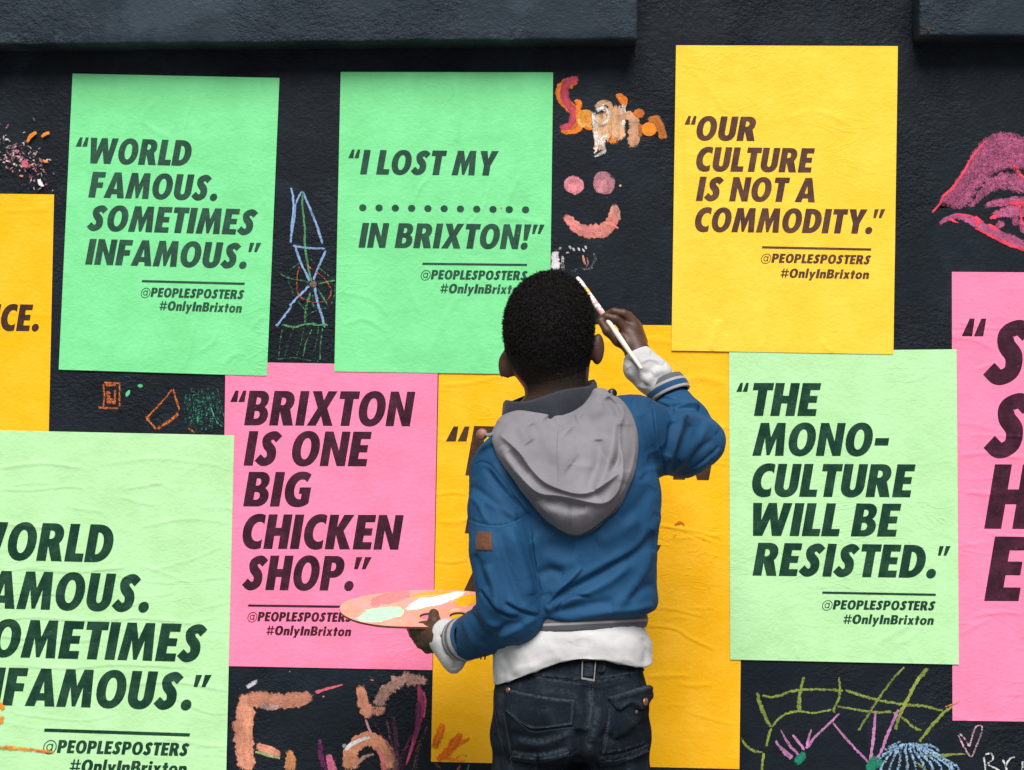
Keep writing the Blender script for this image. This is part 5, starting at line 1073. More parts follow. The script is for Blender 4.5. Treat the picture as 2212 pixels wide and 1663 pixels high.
lef = crom([(1074, 908), (1061, 945), (1070, 978), (1088, 1010), (1122, 1058), (1166, 1112), (1205, 1144)], 8); rig = crom([(1315, 843), (1351, 872), (1374, 918), (1381, 975), (1368, 1037), (1334, 1096), (1291, 1136)], 8)
bot = crom([(1205, 1144), (1225, 1153), (1250, 1156), (1272, 1148), (1291, 1136)], 8)
def resamp(c, t): L = np.r_[0, np.cumsum(np.hypot(*np.diff(c, axis=0).T))]; L /= L[-1]; return np.stack([np.interp(t, L, c[:, i]) for i in (0, 1)], 1)
NU, NV = 150, 150
tu, tv_ = np.linspace(0, 1, NU + 1), np.linspace(0, 1, NV + 1)
T_, B_, L_, R_ = resamp(topc, tu), resamp(bot, tu), resamp(lef, tv_), resamp(rig, tv_)
U, Vv = np.meshgrid(tu, tv_); U = U[..., None]; Vv = Vv[..., None]
HP = (1 - Vv) * T_[None] + Vv * B_[None] + (1 - U) * L_[:, None] + U * R_[:, None] - ((1 - U) * (1 - Vv) * T_[0] + U * (1 - Vv) * T_[-1] + (1 - U) * Vv * B_[0] + U * Vv * B_[-1])
hp = HP.reshape(-1, 2)
hp = hp + (np.stack([vnoise(np.c_[hp, hp[:, 0] * 0], 1 / 38, 8), vnoise(np.c_[hp, hp[:, 0] * 0], 1 / 38, 9)], 1) * 3.4) * sstep(hp[:, 1], 900, 960)[:, None]
edge = np.vstack([topc, rig, bot[::-1], lef[::-1]]); de = np.abs(poly_dist(hp, edge)[0]); dt = np.abs(poly_dist(hp, topc)[0])
e = np.clip(de / 44, 0, 1); prof = np.sqrt(np.clip(1 - (1 - e) ** 2, 0, 1))
ybase = BY - .107 * np.sqrt(np.clip(1 - ((hp[:, 0] - 1222) / 205) ** 2, .03, 1)) * (.50 + .50 * sstep(hp[:, 1], 850, 985))
Hh = .016 + .028 * sstep(hp[:, 1], 880, 1090)
FHD = [('s', z2((205, 1060), (255, 1100), (330, 1170), (400, 1268), (480, 1345), (590, 1392), (680, 1412), (760, 1400), (850, 1345), (920, 1290)), 30, .0105),
 ('s', z2((300, 1270), (370, 1350), (450, 1410), (560, 1425), (640, 1440), (740, 1462), (835, 1468), (905, 1415), (938, 1330), (945, 1240), (930, 1120), (930, 1010), (948, 930), (945, 880)), 22, .0085),
 ('s', z2((215, 1180), (290, 1270), (360, 1370), (440, 1450)), 12, .0045), ('v', z2((800, 1090), (800, 1200), (770, 1310), (745, 1395)), 13, .0060), ('r', z2((900, 960), (890, 1100), (850, 1250), (775, 1385)), 13, .0060), ('v', z2((925, 1000), (920, 1100), (915, 1200), (870, 1290)), 8, .0055),
 ('v', z2((490, 955), (530, 1000), (570, 1050)), 14, .0050), ('r', z2((330, 1010), (370, 1080), (390, 1110)), 12, .0045), ('v', z2((400, 1000), (430, 1060), (420, 1120)), 12, .0040), ('r', z2((480, 1100), (560, 1180), (640, 1240)), 24, .0040), ('v', z2((620, 1040), (700, 1120), (690, 1240)), 22, .0040), ('v', z2((700, 940), (760, 1000), (790, 1080)), 16, .0035),
 ('r', z2((660, 960), (750, 930), (830, 880)), 18, .0045), ('v', z2((610, 940), (600, 1000)), 14, .0035), ('v', z2((260, 1160), (320, 1230), (380, 1300)), 8, .0040), ('r', z2((220, 1130), (280, 1220), (350, 1320), (430, 1420)), 10, .0040), ('r', z2((420, 1480), (560, 1520), (700, 1520), (840, 1490)), 26, .0050), ('v', z2((480, 1450), (600, 1490), (720, 1490)), 10, .0030),
 ('s', z2((185, 1150), (255, 1280), (350, 1410), (470, 1530), (580, 1600)), 14, .0035), ('s', z2((1010, 960), (1020, 1080), (1005, 1220), (950, 1380), (880, 1470)), 12, .0030), ('v', z2((628, 1475), (622, 1560), (618, 1640)), 2.2, .0016), ('v', z2((985, 1000), (1000, 1120), (980, 1280)), 10, .0035), ('v', z2((850, 840), (900, 900), (925, 960)), 7, .0045), ('v', z2((560, 1030), (555, 1200), (565, 1360)), 1.8, .0010), ('r', z2((960, 930), (1000, 1050), (1000, 1200), (950, 1350)), 12, .0035)]
jb = np.full(len(hp), np.nan)
for q in range(len(hp)):
    p_, _n = cast(bvj, *hp[q])
    if p_ is not None: jb[q] = p_.y
ybase = np.where(np.isnan(jb), ybase, np.minimum(ybase, jb + .004)).reshape(NV + 1, NU + 1)
for _ in range(30):
    q_ = ybase.copy(); q_[1:-1, 1:-1] = (ybase[:-2, 1:-1] + ybase[2:, 1:-1] + ybase[1:-1, :-2] + ybase[1:-1, 2:]) / 4; ybase = np.minimum(q_, ybase + .0006)
ybase = ybase.ravel()
h = Hh * prof + 1.65 * fold_height(hp, FHD) * np.clip(de / 14, 0, 1) + .0012 * vnoise(np.c_[hp, hp[:, 0] * 0], 1 / 17, 5) * prof
front = np.array([W(x, y, yb - hh) for (x, y), yb, hh in zip(hp, ybase, h)]); backp = np.array([W(x, y, yb + .016) for (x, y), yb in zip(hp, ybase)])
ids = np.arange((NU + 1) * (NV + 1)).reshape(NV + 1, NU + 1)
Ff = np.stack([ids[:-1, :-1], ids[1:, :-1], ids[1:, 1:], ids[:-1, 1:]], -1).reshape(-1, 4); n_ = len(front)
rim = np.r_[ids[0, :], ids[1:, -1], ids[-1, -2::-1], ids[-2:0:-1, 0]]; rn = np.roll(rim, -1)
front = relax(front, Ff, 1, .4)
hood = make_mesh('hood', np.vstack([front, backp]), np.vstack([Ff, Ff[:, ::-1] + n_, np.stack([rim, rn, rn + n_, rim + n_], 1)]), [M_GREY], jacket)
bvhd = bvh_of(front, Ff)
for l_ in (z2((640, 1475), (634, 1560), (630, 1640)), z2((556, 1030), (551, 1200), (561, 1350))):
    sv, sf = stitch([l_], bvhd, .0006, .0005, (3, 2)); make_mesh('hood_seam', sv, sf, [M_RIB], hood)
def disc(name, px, py, y, r, th, mat, parent, ax=(0, -1, 0), seg=28, n_hole=0):
    c = W(px, py, y); d = Vector(ax).normalized(); R = d.to_track_quat('Z', 'Y').to_matrix()
    bm = bmesh.new(); bmesh.ops.create_cone(bm, cap_ends=True, segments=seg, radius1=r, radius2=r, depth=th); bmesh.ops.bevel(bm, geom=[q for q in bm.edges], offset=min(th * .3, r * .2), segments=2, affect='EDGES')
    V = [tuple(Vector(c) + R @ v.co) for v in bm.verts]; F = [tuple(v.index for v in f.verts) for f in bm.faces]; bm.free(); return make_mesh(name, V, F, [mat], parent)
def rod(name, pts, rs, mat, parent, n=12):
    pts = np.array(pts, float); rings = []
    for i, p in enumerate(pts):
        d = pts[min(i + 1, len(pts) - 1)] - pts[max(i - 1, 0)]; d /= np.linalg.norm(d); a = np.cross(d, (.3, 1, .2)); a /= np.linalg.norm(a); rings.append(ring_pts(p, a * rs[i], np.cross(d, a) * rs[i], n))
    V, F = tube_mesh(rings); fs = [tuple(int(x) for x in f) for f in F] + [tuple(range(n))[::-1], tuple((len(pts) - 1) * n + i for i in range(n))]
    return make_mesh(name, V, fs, [mat], parent)
tl = disc('toggle', 1041, 938, -.565, .0104, .0055, M_TAN, jacket, (-.35, -1, .1)); tag(tl, 'tan leather cord toggle')
rod('cord', [W(1046, 938, -.572), W(1056, 940, -.572), W(1068, 936, -.56), W(1080, 925, -.545)], [.0032, .0032, .003, .003], M_CORD, jacket)
tr = disc('toggle', 1322, 850, -.55, .0090, .006, M_BLACK, jacket, (.25, -1, -.25)); tag(tr, 'black cord toggle')
rod('cord', [W(1323, 849, -.553), W(1314, 856, -.55), W(1300, 858, -.54)], [.0028, .003, .003], M_CORD, jacket)
rod('drawstring', [W(1046, 1385, -.46), W(1043, 1408, -.462), W(1038, 1424, -.462)], [.0014] * 3, M_REDCORD, jacket, 8); rod('drawstring', [W(1052, 1385, -.46), W(1050, 1408, -.46), W(1047, 1425, -.46)], [.0014] * 3, M_REDCORD, jacket, 8)

# ---- white shirt: hem below the jacket and loose cuffs
hem = [(1063, 1475), (1075.6, 1479), (1111, 1468), (1154, 1451), (1218, 1428), (1253, 1423), (1307, 1425), (1360, 1438), (1396, 1442), (1408, 1432)]
hemx = np.array(hem); NA = 160; rows = []
ang = np.linspace(0, 2 * math.pi, NA, endpoint=False)
FS = [('v', z3((430, 960), (450, 1010), (440, 1090)), 8, .0035), ('r', z3((470, 900), (540, 980), (520, 1090)), 12, .0035), ('r', z3((560, 1080), (680, 1000), (800, 980)), 10, .0020), ('v', z3((700, 880), (840, 900), (1000, 880)), 12, .0022), ('r', z3((1100, 880), (1130, 950), (1120, 1010)), 10, .0022), ('v', z3((1280, 860), (1300, 930), (1290, 1020)), 7, .0030), ('r', z3((500, 1050), (620, 1030), (700, 1050)), 7, .0015), ('v', z3((900, 870), (960, 930), (950, 990)), 11, .0018)]
for i in range(31):
    t = min(i / 29, .994) if i < 30 else 1.0
    cxp = 1233 + 5 * t; rx = .1230 + .0165 * math.sin(math.pi * .5 * min(t * 1.7, 1)); ry = .102 + .0175 * math.sin(math.pi * .5 * min(t * 1.5, 1))
    se = (np.abs(np.cos(ang)) ** 2.5 + np.abs(np.sin(ang)) ** 2.5) ** (-1 / 2.5); x = hx(cxp) + rx * np.cos(ang) * se; y = BY + ry * np.sin(ang) * se
    pxs = CX + x / (S * (D + y) / D); hemy = np.interp(pxs, hemx[:, 0], hemx[:, 1])
    topy = 1348.0; z = ZC + (CY - (topy + (hemy - topy) * t)) * S * (D + BY - np.abs(y - BY)) / D
    wob = 1 + .012 * t * np.sin(5 * ang + 1) + .006 * t * np.sin(11 * ang)
    rows.append(np.stack([hx(cxp) + (x - hx(cxp)) * wob, BY + (y - BY) * wob, z], 1))
lip = rows[-1].copy(); lip[:, 0] = hx(1238) + (lip[:, 0] - hx(1238)) * .978; lip[:, 1] = BY + (lip[:, 1] - BY) * .975; lip[:, 2] += .002
ins = lip.copy(); ins[:, 2] += .03
V, F = tube_mesh(rows + [lip, ins]); F = F[:, ::-1]; V = fold_cloth(V, F, FS, .0010, 9, (.05, .45), .0026, (1, 1, .5))
shirt = make_mesh('shirt', V, F, [M_WHITE], boy)
Cf = Field(W(1335, 870, -.40), W(1490, 725, -.24), .0019)
Cf.chain([W(1378, 768, -.314), W(1390, 790, -.318), W(1412, 812, -.322), W(1438, 838, -.325)], [.0255, .031, .0335, .0300], .01)
Cf.ell(W(1374, 796, -.322), (.023, .028, .025), (0, 0, 0), .012); Cf.ell(W(1399, 824, -.325), (.023, .028, .020), (0, 35, 0), .012); Cf.ell(W(1418, 838, -.327), (.020, .028, .018), (0, 30, 0), .012)
Cf.cone(W(1374, 764, -.312), W(1352, 722, -.305), .0215, .022, .004, True)
V, F = Cf.mesh(); V = relax(V, F, 2, .5)
V = fold_cloth(V, F, [('s', z2((1050, 640), (1090, 620), (1140, 625), (1180, 650)), 12, .0032), ('v', z2((1040, 690), (1090, 690), (1150, 650), (1200, 650)), 8, .0034), ('r', z2((1080, 760), (1110, 700), (1170, 680), (1230, 690)), 9, .0040), ('v', z2((1060, 780), (1070, 720), (1120, 690)), 7, .0035), ('r', z2((1000, 590), (1060, 560), (1110, 570)), 9, .0025), ('v', z2((980, 660), (1010, 700), (1040, 770)), 9, .0025)], .0006, 4, (.05, .45), .0010)
make_mesh('shirt_cuff', V, F, [M_WHITE], shirt)
Cl = Field(W(915, 1475, -.50), W(1035, 1320, -.33), .0019)
Cl.chain([W(963, 1376, -.395), W(973, 1382, -.403), W(992, 1383, -.42)], [.033, .0345, .030], .01); Cl.ell(W(977, 1420, -.405), (.0200, .026, .030), (0, -8, 0), .02); Cl.ell(W(984, 1410, -.415), (.022, .022, .024), (0, 0, 0), .015)
Cl.cone(W(958, 1374, -.395), W(925, 1371, -.372), .0240, .0255, .004, True)
V, F = Cl.mesh(); V = relax(V, F, 2, .5)
V = fold_cloth(V, F, [('v', z6((1560, 900), (1600, 1050), (1660, 1200)), 7, .0030), ('r', z6((1620, 900), (1680, 1050), (1720, 1250)), 8, .0030), ('v', z6((1700, 1150), (1760, 1280), (1760, 1400)), 6, .0030), ('r', z6((1800, 1250), (1850, 1330), (1830, 1420)), 7, .0025)], .0006, 6, (.05, .45), .0010)
make_mesh('shirt_cuff', V, F, [M_WHITE], shirt)

# ---- jeans
T = Field((hx(1020), -.68, .02), (hx(1450), -.34, hz(1385)), .0027)
T.stack([(hz(1404), hx(1234), BY, .1210, .101), (hz(1450), hx(1234), BY, .1270, .107), (hz(1500), hx(1233), BY, .1365, .114), (hz(1550), hx(1232), BY, .1365, .114), (hz(1600), hx(1231), BY, .135, .105), (hz(1625), hx(1231), BY, .120, .085)], .02, 2.5, .01)
T.ell(W(1166, 1520, -.548), (.062, .060, .062), (0, 0, 0), .03); T.ell(W(1306, 1518, -.548), (.062, .060, .062), (0, 0, 0), .03)
for sx, kx in ((-1, 1149), (1, 1318)):
    a = np.array([hx(kx), BY, hz(1590)]); b = np.array([hx(kx), BY + .005, hz(1680)]); c = np.array([hx(kx) + sx * .002, BY + .01, .385]); d = np.array([hx(kx) + sx * .006, BY - .005, .05])
    T.chain([a, b, c, d], [.0715, .0695, .063, .058], .014)
Vt, Ft = T.mesh(); Vt = relax(Vt, Ft, 2, .5)
FT = [('s', z3((600, 1085), (740, 1098), (900, 1118), (1050, 1108), (1180, 1085), (1300, 1062)), 9, .0020), ('v', z3((950, 1125), (960, 1200), (965, 1290), (955, 1400), (930, 1480)), 3.0, .0030), ('v', z3((900, 1420), (890, 1520), (880, 1663)), 16, .0100), ('r', z3((1000, 1280), (985, 1380), (960, 1500)), 11, .0035),
 ('v', z3((440, 1180), (445, 1320), (470, 1480), (490, 1663)), 3.0, .0022), ('c', z3((640, 1100), (760, 1120), (900, 1140)), 6, .0026), ('c', z3((980, 1150), (1100, 1130), (1250, 1090), (1310, 1080)), 6, .0026), ('c', z3((980, 1180), (1080, 1165), (1200, 1130)), 6, .0022), ('r', z3((520, 1470), (620, 1500), (760, 1470), (860, 1420)), 10, .0038), ('v', z3((480, 1440), (620, 1480), (780, 1440)), 8, .0035),
 ('r', z3((480, 1570), (620, 1590), (760, 1565), (830, 1540)), 8, .0030), ('v', z3((470, 1545), (600, 1565), (740, 1550), (830, 1520)), 5, .0032), ('v', z3((1020, 1580), (1120, 1570), (1220, 1545), (1305, 1505)), 5, .0032), ('r', z3((1010, 1620), (1130, 1600), (1300, 1540)), 8, .0028), ('v', z3((1020, 1480), (1070, 1380), (1070, 1300)), 4, .0028), ('v', z3((1030, 1440), (1140, 1480), (1250, 1430), (1300, 1340)), 10, .0035),
 ('v', z3((375, 1440), (420, 1540), (470, 1640)), 5, .0025), ('c', z3((370, 1300), (400, 1360), (380, 1440)), 7, .0030), ('r', z3((690, 1600), (720, 1640), (700, 1700)), 7, .0025), ('v', z3((640, 1580), (650, 1640), (640, 1700)), 6, .0025), ('r', z3((1190, 1580), (1180, 1640), (1200, 1700)), 7, .0025), ('c', z3((880, 1560), (800, 1600), (720, 1690)), 8, .0030), ('r', z3((420, 1200), (410, 1300), (425, 1400)), 7, .0030)]
Vt = fold_cloth(Vt, Ft, FT, .0016, 12); Vt = relax(Vt, Ft, 1, .3)
jeans = make_mesh('trousers', Vt, Ft, [M_DENIM], boy); bvt = bvh_of(Vt, Ft)
def wear(o, lines, w):
    me = o.data; a = np.empty(len(me.vertices) * 3, np.float32); me.vertices.foreach_get('co', a); P = topx(a.reshape(-1, 3).astype(float)); q = np.zeros(len(P))
    for l, k in lines: q = np.maximum(q, k * np.exp(-(poly_dist(P, crom(l, 6))[0] / w) ** 2))
    at = me.attributes.new('wear', 'FLOAT', 'POINT'); at.data.foreach_set('value', q.astype(np.float32))
wear(jeans, [(z3((640, 1092), (900, 1122), (1300, 1066)), .6), (z3((960, 1200), (965, 1300), (945, 1420)), .55), (z3((700, 1180), (850, 1200), (900, 1300)), .25), (z3((1000, 1300), (985, 1400), (950, 1520)), .6), (z3((480, 1555), (620, 1572), (830, 1530)), .6), (z3((1020, 1590), (1130, 1578), (1300, 1515)), .6), (z3((550, 1480), (700, 1490), (840, 1430)), .4), (z3((1100, 1480), (1200, 1500), (1290, 1440)), .35), (z3((410, 1200), (405, 1350), (420, 1500)), .3)], 7)
lp = z3((455, 1165), (560, 1195), (700, 1218), (865, 1236), (862, 1320), (850, 1392), (720, 1402), (605, 1412), (520, 1360), (452, 1308))
pk = drape('back_pocket', lp, bvt, M_DENIM, jeans, .0034, 2.6, 4.5, .0008, [('r', z3((460, 1178), (600, 1215), (860, 1252)), 4, .0014), ('v', z3((470, 1300), (605, 1388), (845, 1370)), 1.8, .0010), ('v', z3((845, 1250), (835, 1380)), 1.8, .0010)])
wear(pk, [(z3((460, 1172), (700, 1226), (865, 1242)), .7), (z3((455, 1306), (605, 1405), (850, 1386)), .75), (z3((860, 1240), (850, 1390)), .6), (z3((600, 1290), (720, 1310)), .2)], 4)
rp = z3((1075, 1225), (1180, 1195), (1300, 1180), (1322, 1200), (1302, 1300), (1300, 1420), (1290, 1500), (1160, 1540), (1030, 1560), (1040, 1450), (1065, 1340))
pr = drape('back_pocket', rp, bvt, M_DENIM, jeans, .0030, 2.6, 4.5, .0008, [('v', z3((1050, 1540), (1160, 1525), (1285, 1485)), 1.8, .0010), ('v', z3((1085, 1290), (1075, 1400), (1050, 1530)), 1.8, .0010), ('c', z3((1090, 1480), (1180, 1440), (1270, 1360)), 8, .0026)])
wear(pr, [(z3((1072, 1300), (1065, 1400), (1035, 1550)), .6), (z3((1035, 1556), (1160, 1538), (1290, 1498)), .8), (z3((1180, 1330), (1260, 1400)), .25)], 4)
bvp = bvh_of(np.array([v.co[:] for v in pr.data.vertices]), [tuple(p.vertices) for p in pr.data.polygons])
fl = z3((1062, 1222), (1160, 1192), (1290, 1150), (1325, 1148), (1340, 1175), (1336, 1215), (1310, 1240), (1290, 1278), (1262, 1296), (1230, 1285), (1200, 1262), (1168, 1272), (1140, 1298), (1108, 1292), (1080, 1262))
pf = drape('pocket_flap', fl, bvt, M_DENIM, jeans, .0065, 2.2, 5, .003, [('r', z3((1080, 1236), (1180, 1212), (1320, 1172)), 4, .0022), ('r', z3((1110, 1290), (1150, 1255), (1200, 1245), (1250, 1280)), 5, .0030), ('v', z3((1120, 1262), (1180, 1238), (1240, 1240)), 5, .0020)])
wear(pf, [(z3((1065, 1222), (1160, 1194), (1325, 1150)), .8), (z3((1080, 1262), (1110, 1292), (1140, 1296), (1170, 1272), (1200, 1262), (1262, 1294), (1300, 1260)), .9)], 4)
ld = z3((470, 1570), (560, 1582), (650, 1590), (760, 1572), (832, 1548), (828, 1640), (815, 1720), (500, 1720))
kd = drape('leg_patch', ld, bvt, M_DENIM, jeans, .0022, 3.2, 5, .0006, [('v', z3((632, 1590), (640, 1650), (650, 1720)), 4, .0018)]); wear(kd, [(z3((472, 1574), (650, 1592), (832, 1552)), .8), (z3((625, 1595), (630, 1700)), .5)], 4)
rd_ = z3((1015, 1606), (1120, 1596), (1220, 1575), (1308, 1530), (1312, 1640), (1312, 1720), (1020, 1720))
kr = drape('leg_patch', rd_, bvt, M_DENIM, jeans, .0022, 3.2, 5, .0006, [('v', z3((1190, 1590), (1195, 1650), (1205, 1720)), 4, .0018)]); wear(kr, [(z3((1016, 1608), (1130, 1596), (1308, 1534)), .8), (z3((1190, 1600), (1200, 1700)), .5)], 4)
wb = z3((640, 1062), (700, 1034), (800, 1006), (900, 992), (1050, 996), (1200, 1016), (1284, 1032), (1286, 1062), (1200, 1082), (1050, 1108), (900, 1118), (740, 1098), (610, 1084))
wbd = drape('trouser_waistband', wb, bvt, M_DENIM, jeans, .0028, 2.6, 4, .0008, [('v', z3((700, 1075), (900, 1095), (1050, 1086), (1290, 1044)), 2, .0010)]); wear(wbd, [(z3((620, 1084), (740, 1098), (900, 1117), (1050, 1107), (1303, 1060)), .9), (z3((1010, 1020), (1040, 1060)), .5)], 3.5)
for q in (((1010, 1000), (1050, 1004), (1048, 1060), (1025, 1085), (1003, 1070)),):
    lo_ = drape('belt_loop', z3(*q), bvt, M_DENIM, jeans, .0060, 2.2, 3, .003); wear(lo_, [(z3(q[0], q[-1]), .8), (z3(q[1], q[2]), .7)], 3)
tab = drape('waist_tab', z3((918, 1008), (985, 1012), (980, 1104), (912, 1100)), bvt, M_DENIM, jeans, .0046, 2.2, 3, .0032); wear(tab, [(z3((950, 1010), (948, 1100)), .5)], 10)
# buckle frame
bp = []
for q in z3((908, 1004), (995, 1008), (984, 1120), (897, 1112)):
    p, nrm = cast(bvt, *q); bp.append(p + nrm * .0115)
V = []; F = []
for p in bp:
    cen = sum(bp, Vector()) / 4; i_ = (cen - p).normalized() * .0038; nz = Vector((0, -1, 0)) * .0012
    V += [p - nz, p + nz, p + i_ + nz, p + i_ - nz]
for i in range(4):
    j = (i + 1) % 4
    for k in range(4): l = (k + 1) % 4; F.append((i * 4 + k, i * 4 + l, j * 4 + l, j * 4 + k))
tag(make_mesh('buckle', V, F, [M_METAL], jeans, smooth=False), 'square metal buckle at the back of the waistband')
def stud(name, q, r, off, mat, parent):
    x, y = z3(q)[0]; p, nrm = cast(bvt, x, y); p = p + nrm * off
    bm = bmesh.new(); bmesh.ops.create_uvsphere(bm, u_segments=20, v_segments=10, radius=r); R = nrm.to_track_quat('Z', 'Y').to_matrix()
    V = [tuple(p + R @ Vector((v.co.x, v.co.y, v.co.z * .4))) for v in bm.verts]; F_ = [tuple(v.index for v in f.verts) for f in bm.faces]; bm.free(); return make_mesh(name, V, F_, [mat], parent)
stud('button', (1260, 1246), .0068, .0125, M_COPPER, jeans); stud('rivet', (471, 1178), .0044, .0045, M_COPPER, jeans); stud('rivet', (1228, 1306), .0034, .0055, M_METAL, jeans)
lines = [z3((465, 1300), (605, 1396), (846, 1378)), z3((470, 1312), (604, 1420), (730, 1412), (852, 1404)), z3((462, 1182), (600, 1220), (858, 1258)), z3((850, 1262), (842, 1380)), z3((950, 1140), (955, 1230), (955, 1330), (940, 1400)), z3((975, 1140), (978, 1230), (976, 1330), (962, 1400)), z3((450, 1320), (462, 1420), (480, 1550), (500, 1663)), z3((474, 1580), (650, 1600), (830, 1560)), z3((1020, 1568), (1160, 1548), (1296, 1508)), z3((1022, 1616), (1130, 1606), (1306, 1542)), z3((1078, 1310), (1070, 1400), (1044, 1540)), z3((640, 1106), (760, 1126), (940, 1146)), z3((390, 1210), (400, 1330), (430, 1480), (470, 1620))]
allv = np.vstack([Vt]); 
for l_ in lines:
    sv, sf = stitch([l_], bvt, .0046, .00055, (3, 2)); make_mesh('seam_stitching', sv, sf, [M_STITCH], jeans)
# ---- shoes
for sx, kx in ((-1, 1152), (1, 1317)):
    x = hx(kx) + sx * .012; Q = Field((x - .08, BY - .12, -.002), (x + .08, BY + .20, .14), .003)
    Q.ell((x, BY - .01, .06), (.042, .058, .05), (0, 0, 0), .02); Q.ell((x + sx * .008, BY + .08, .045), (.044, .085, .036), (0, 0, 0), .03); Q.ell((x + sx * .01, BY + .12, .038), (.044, .05, .030), (0, 0, 0), .02); Q.cone((x, BY - .02, .06), (x, BY - .015, .11), .038, .036, .02)
    V, F = Q.mesh(); sh = make_mesh('shoe', V, F, [M_SHOE], boy)
    a = np.linspace(0, 2 * math.pi, 48, endpoint=False); ox = x + sx * .006 + (.046 + .004 * np.sin(a)) * np.cos(a); oy = BY + .045 + .118 * np.sin(a)
    V, F = tube_mesh([np.stack([ox, oy, a * 0 + .002], 1), np.stack([ox, oy, a * 0 + .026], 1)])
    make_mesh('sole', V, [tuple(int(i) for i in f) for f in F] + [tuple(range(48))[::-1], tuple(range(48, 96))], [M_SOLE], sh)

# ------------------------------------------------------------------ palette held in the left hand
PO = W(888, 1316, -.305); tx, ty = math.radians(12.5), math.radians(4.5)
pu = np.array([math.cos(ty), 0, math.sin(ty)]); pv = np.array([0, math.cos(tx), math.sin(tx)]); pn = np.cross(pu, pv); pn /= np.linalg.norm(pn)
def on_pal(px, py, h=0.0):
    o = np.array(CAM[:]); d = W(px, py, 0) - o; t = ((PO - o) @ pn) / (d @ pn); return o + d * t + pn * h
out = crom([(733, 1313), (741, 1302), (757, 1295), (796, 1285), (842, 1279), (888, 1275), (943, 1274), (1002, 1276), (1032, 1280), (1037, 1290), (1030, 1312), (1010, 1332), (975, 1347), (930, 1353.5), (902, 1353.5), (865, 1353), (818, 1350), (771, 1341), (741, 1327), (733, 1313)], 4)[:-1]
def hole(cx, cy, rx, ry): a = np.linspace(0, 2 * math.pi, 24, endpoint=False); return [(cx + rx * math.cos(q), cy + ry * math.sin(q)) for q in a]
loops = [[tuple(q) for q in out], hole(927, 1331, 21, 7.5), hole(991, 1330, 20, 8)]
P, Tt = tessellate(loops); n = len(P); th = .0042
V = [on_pal(x, y, 0) for x, y in P] + [on_pal(x, y, 0) - pn * th for x, y in P]
F = []
for t in Tt:
    a, b, c = (V[i] for i in t); up = np.cross(b - a, c - a) @ pn > 0
    F += [tuple(t) if up else tuple(t[::-1]), tuple(i + n for i in (t[::-1] if up else t))]
i0 = 0; side = []
for L in loops:
    m_ = len(L)
    for i in range(m_): a, b = i0 + i, i0 + (i + 1) % m_; side.append((a, b, b + n, a + n))
    i0 += m_
def mat_palette():
    t = NT('paint_washed_plywood')
    c = t.mix(t.ramp(t.noise(28, 3, .6, stretch=(1, .5, 1)), .35, .66), (.74, .29, .17), (.80, .36, .29)); c = t.mix(t.math('MULTIPLY', t.ramp(t.noise(30, 4, .65), .46, .62), .85), c, (.80, .30, .30)); c = t.mix(t.math('MULTIPLY', t.ramp(t.noise(38, 3, .6), .58, .7), .7), c, (.80, .56, .40))
    return t.out(c, .5, .4, t.bump(t.noise(140, 3, .6), .001, .5))
pal = make_mesh('palette', V, F + side, [mat_palette(), mat_plain('dark_ply_edge', (.11, .05, .03), .7)], smooth=False, midx=[0] * len(F) + [1] * len(side)); recenter(pal)
tag(pal, 'oval paint palette with pink, mint, white and orange paint held by the boy', 'palette')
def pblob(pts, col, label, seed):
    c = crom(list(pts) + [pts[0]], 6)[:-1]; A = c.mean(0); R = np.random.RandomState(seed); rings = []
    c = A + (c - A) * (1 + .045 * R.randn(len(c), 1))
    rr = [(1, .0002), (.97, .0011), (.85, .0015), (.6, .0013), (.3, .0016), (.02, .0013)]
    for s_, h in rr: rings.append(np.array([on_pal(*(A + (q - A) * s_), h * (1 + .15 * R.randn())) for q in c]))
    V, F = tube_mesh(rings); o = make_mesh('paint_dab', V, F, [mat_plain('wet_' + label.split()[0] + '_paint', col, .3, 0, .5, 120)], pal); tag(o, label)
pblob(z6((405, 690), (520, 590), (680, 550), (860, 535), (1000, 545), (1055, 590), (1030, 650), (900, 690), (700, 740), (480, 740)), (.42, .78, .52), 'mint green paint dab', 1)
pblob(z6((580, 450), (680, 395), (820, 350), (980, 325), (1130, 325), (1130, 400), (1020, 440), (880, 490), (720, 520), (620, 535)), (.80, .22, .22), 'coral pink paint dab', 2)
pblob(z6((1090, 560), (1130, 500), (1270, 420), (1400, 410), (1600, 370), (1760, 330), (1880, 318), (1860, 385), (1700, 450), (1520, 510), (1330, 545), (1160, 578)), (.86, .86, .84), 'white paint dab', 3)
pblob(z6((1750, 455), (1820, 400), (1960, 375), (2085, 385), (2070, 440), (1960, 520), (1830, 530), (1760, 500)), (.90, .42, .01), 'orange paint dab', 4)
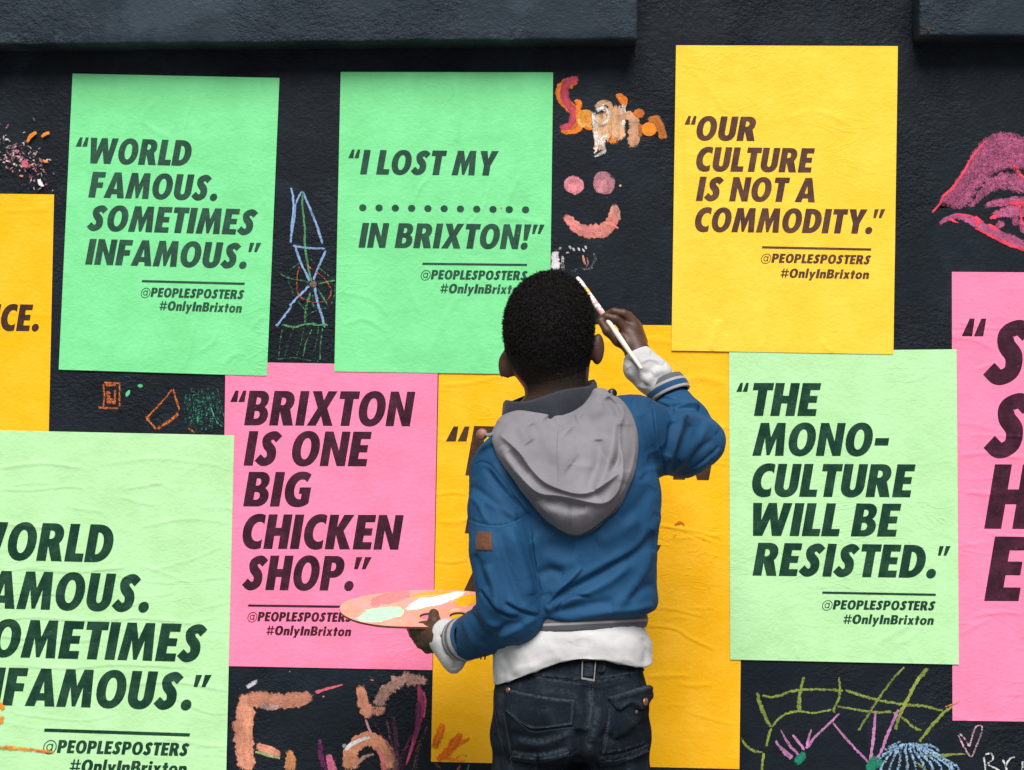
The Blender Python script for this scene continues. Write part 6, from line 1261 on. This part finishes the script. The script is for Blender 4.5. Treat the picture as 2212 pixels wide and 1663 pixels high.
pblob(z6((1160, 385), (1300, 345), (1480, 320), (1680, 315), (1700, 335), (1520, 375), (1330, 395), (1200, 410)), (.88, .36, .03), 'amber paint streak', 5)
# ------------------------------------------------------------------ paint brush in the right hand
b0, b1 = W(1251, 605, -.272), W(1386, 797, -.366)
def mat_brush():
    t = NT('paint_smeared_handle'); a = t.attr('along').outputs['Fac']
    sp = t.noise(95, 2, .5); c = t.mix(t.ramp(sp, .46, .52), (.72, .30, .28), (.86, .80, .74)); c = t.mix(t.ramp(t.noise(120, 2, .5), .60, .64), c, (.36, .26, .42)); c = t.mix(t.ramp(t.noise(70, 2, .5), .63, .66), c, (.85, .42, .05))
    c = t.mix(t.ramp(t.math('ADD', a, t.math('MULTIPLY', sp, .06)), .46, .50), c, (.74, .70, .58))
    return t.out(c, .4, .45, t.bump(t.noise(140, 3, .6), .0012, .6))
def brush_part(name, t0, t1, rs, mat, parent, n=18, seg=26):
    t = np.linspace(t0, t1, seg); pts = b0 + (b1 - b0) * t[:, None]; r = np.interp(np.linspace(0, 1, seg), np.linspace(0, 1, len(rs)), rs)
    r = r * (1 + .04 * np.sin(t * 61)) if t1 < .6 else r
    o = rod(name, pts, r, mat, parent, n)
    if mat is M_BR:
        at = o.data.attributes.new('along', 'FLOAT', 'POINT'); at.data.foreach_set('value', np.repeat(t, n).astype(np.float32))
    return o
M_BR = mat_brush()
br = bpy.data.objects.new('paintbrush', None); COL.objects.link(br); br.location = tuple(float(q) for q in b1); br.empty_display_size = .05
tag(br, 'long paint-smeared brush with a pale wooden handle in the boy\'s raised hand', 'paintbrush')
brush_part('bristles', -.03, .10, [.0034, .0046, .0050, .0050], mat_plain('paint_loaded_bristles', (.74, .66, .60), .6), br, 18, 12)
brush_part('ferrule', .10, .16, [.0051, .0051], mat_plain('orange_smeared_ferrule', (.84, .50, .12), .45), br, 18, 6)
brush_part('handle', .16, 1.0, [.0050, .0054, .0056, .0050, .0046, .0054, .0050, .0043, .0038, .0032], M_BR, br, 18, 48)
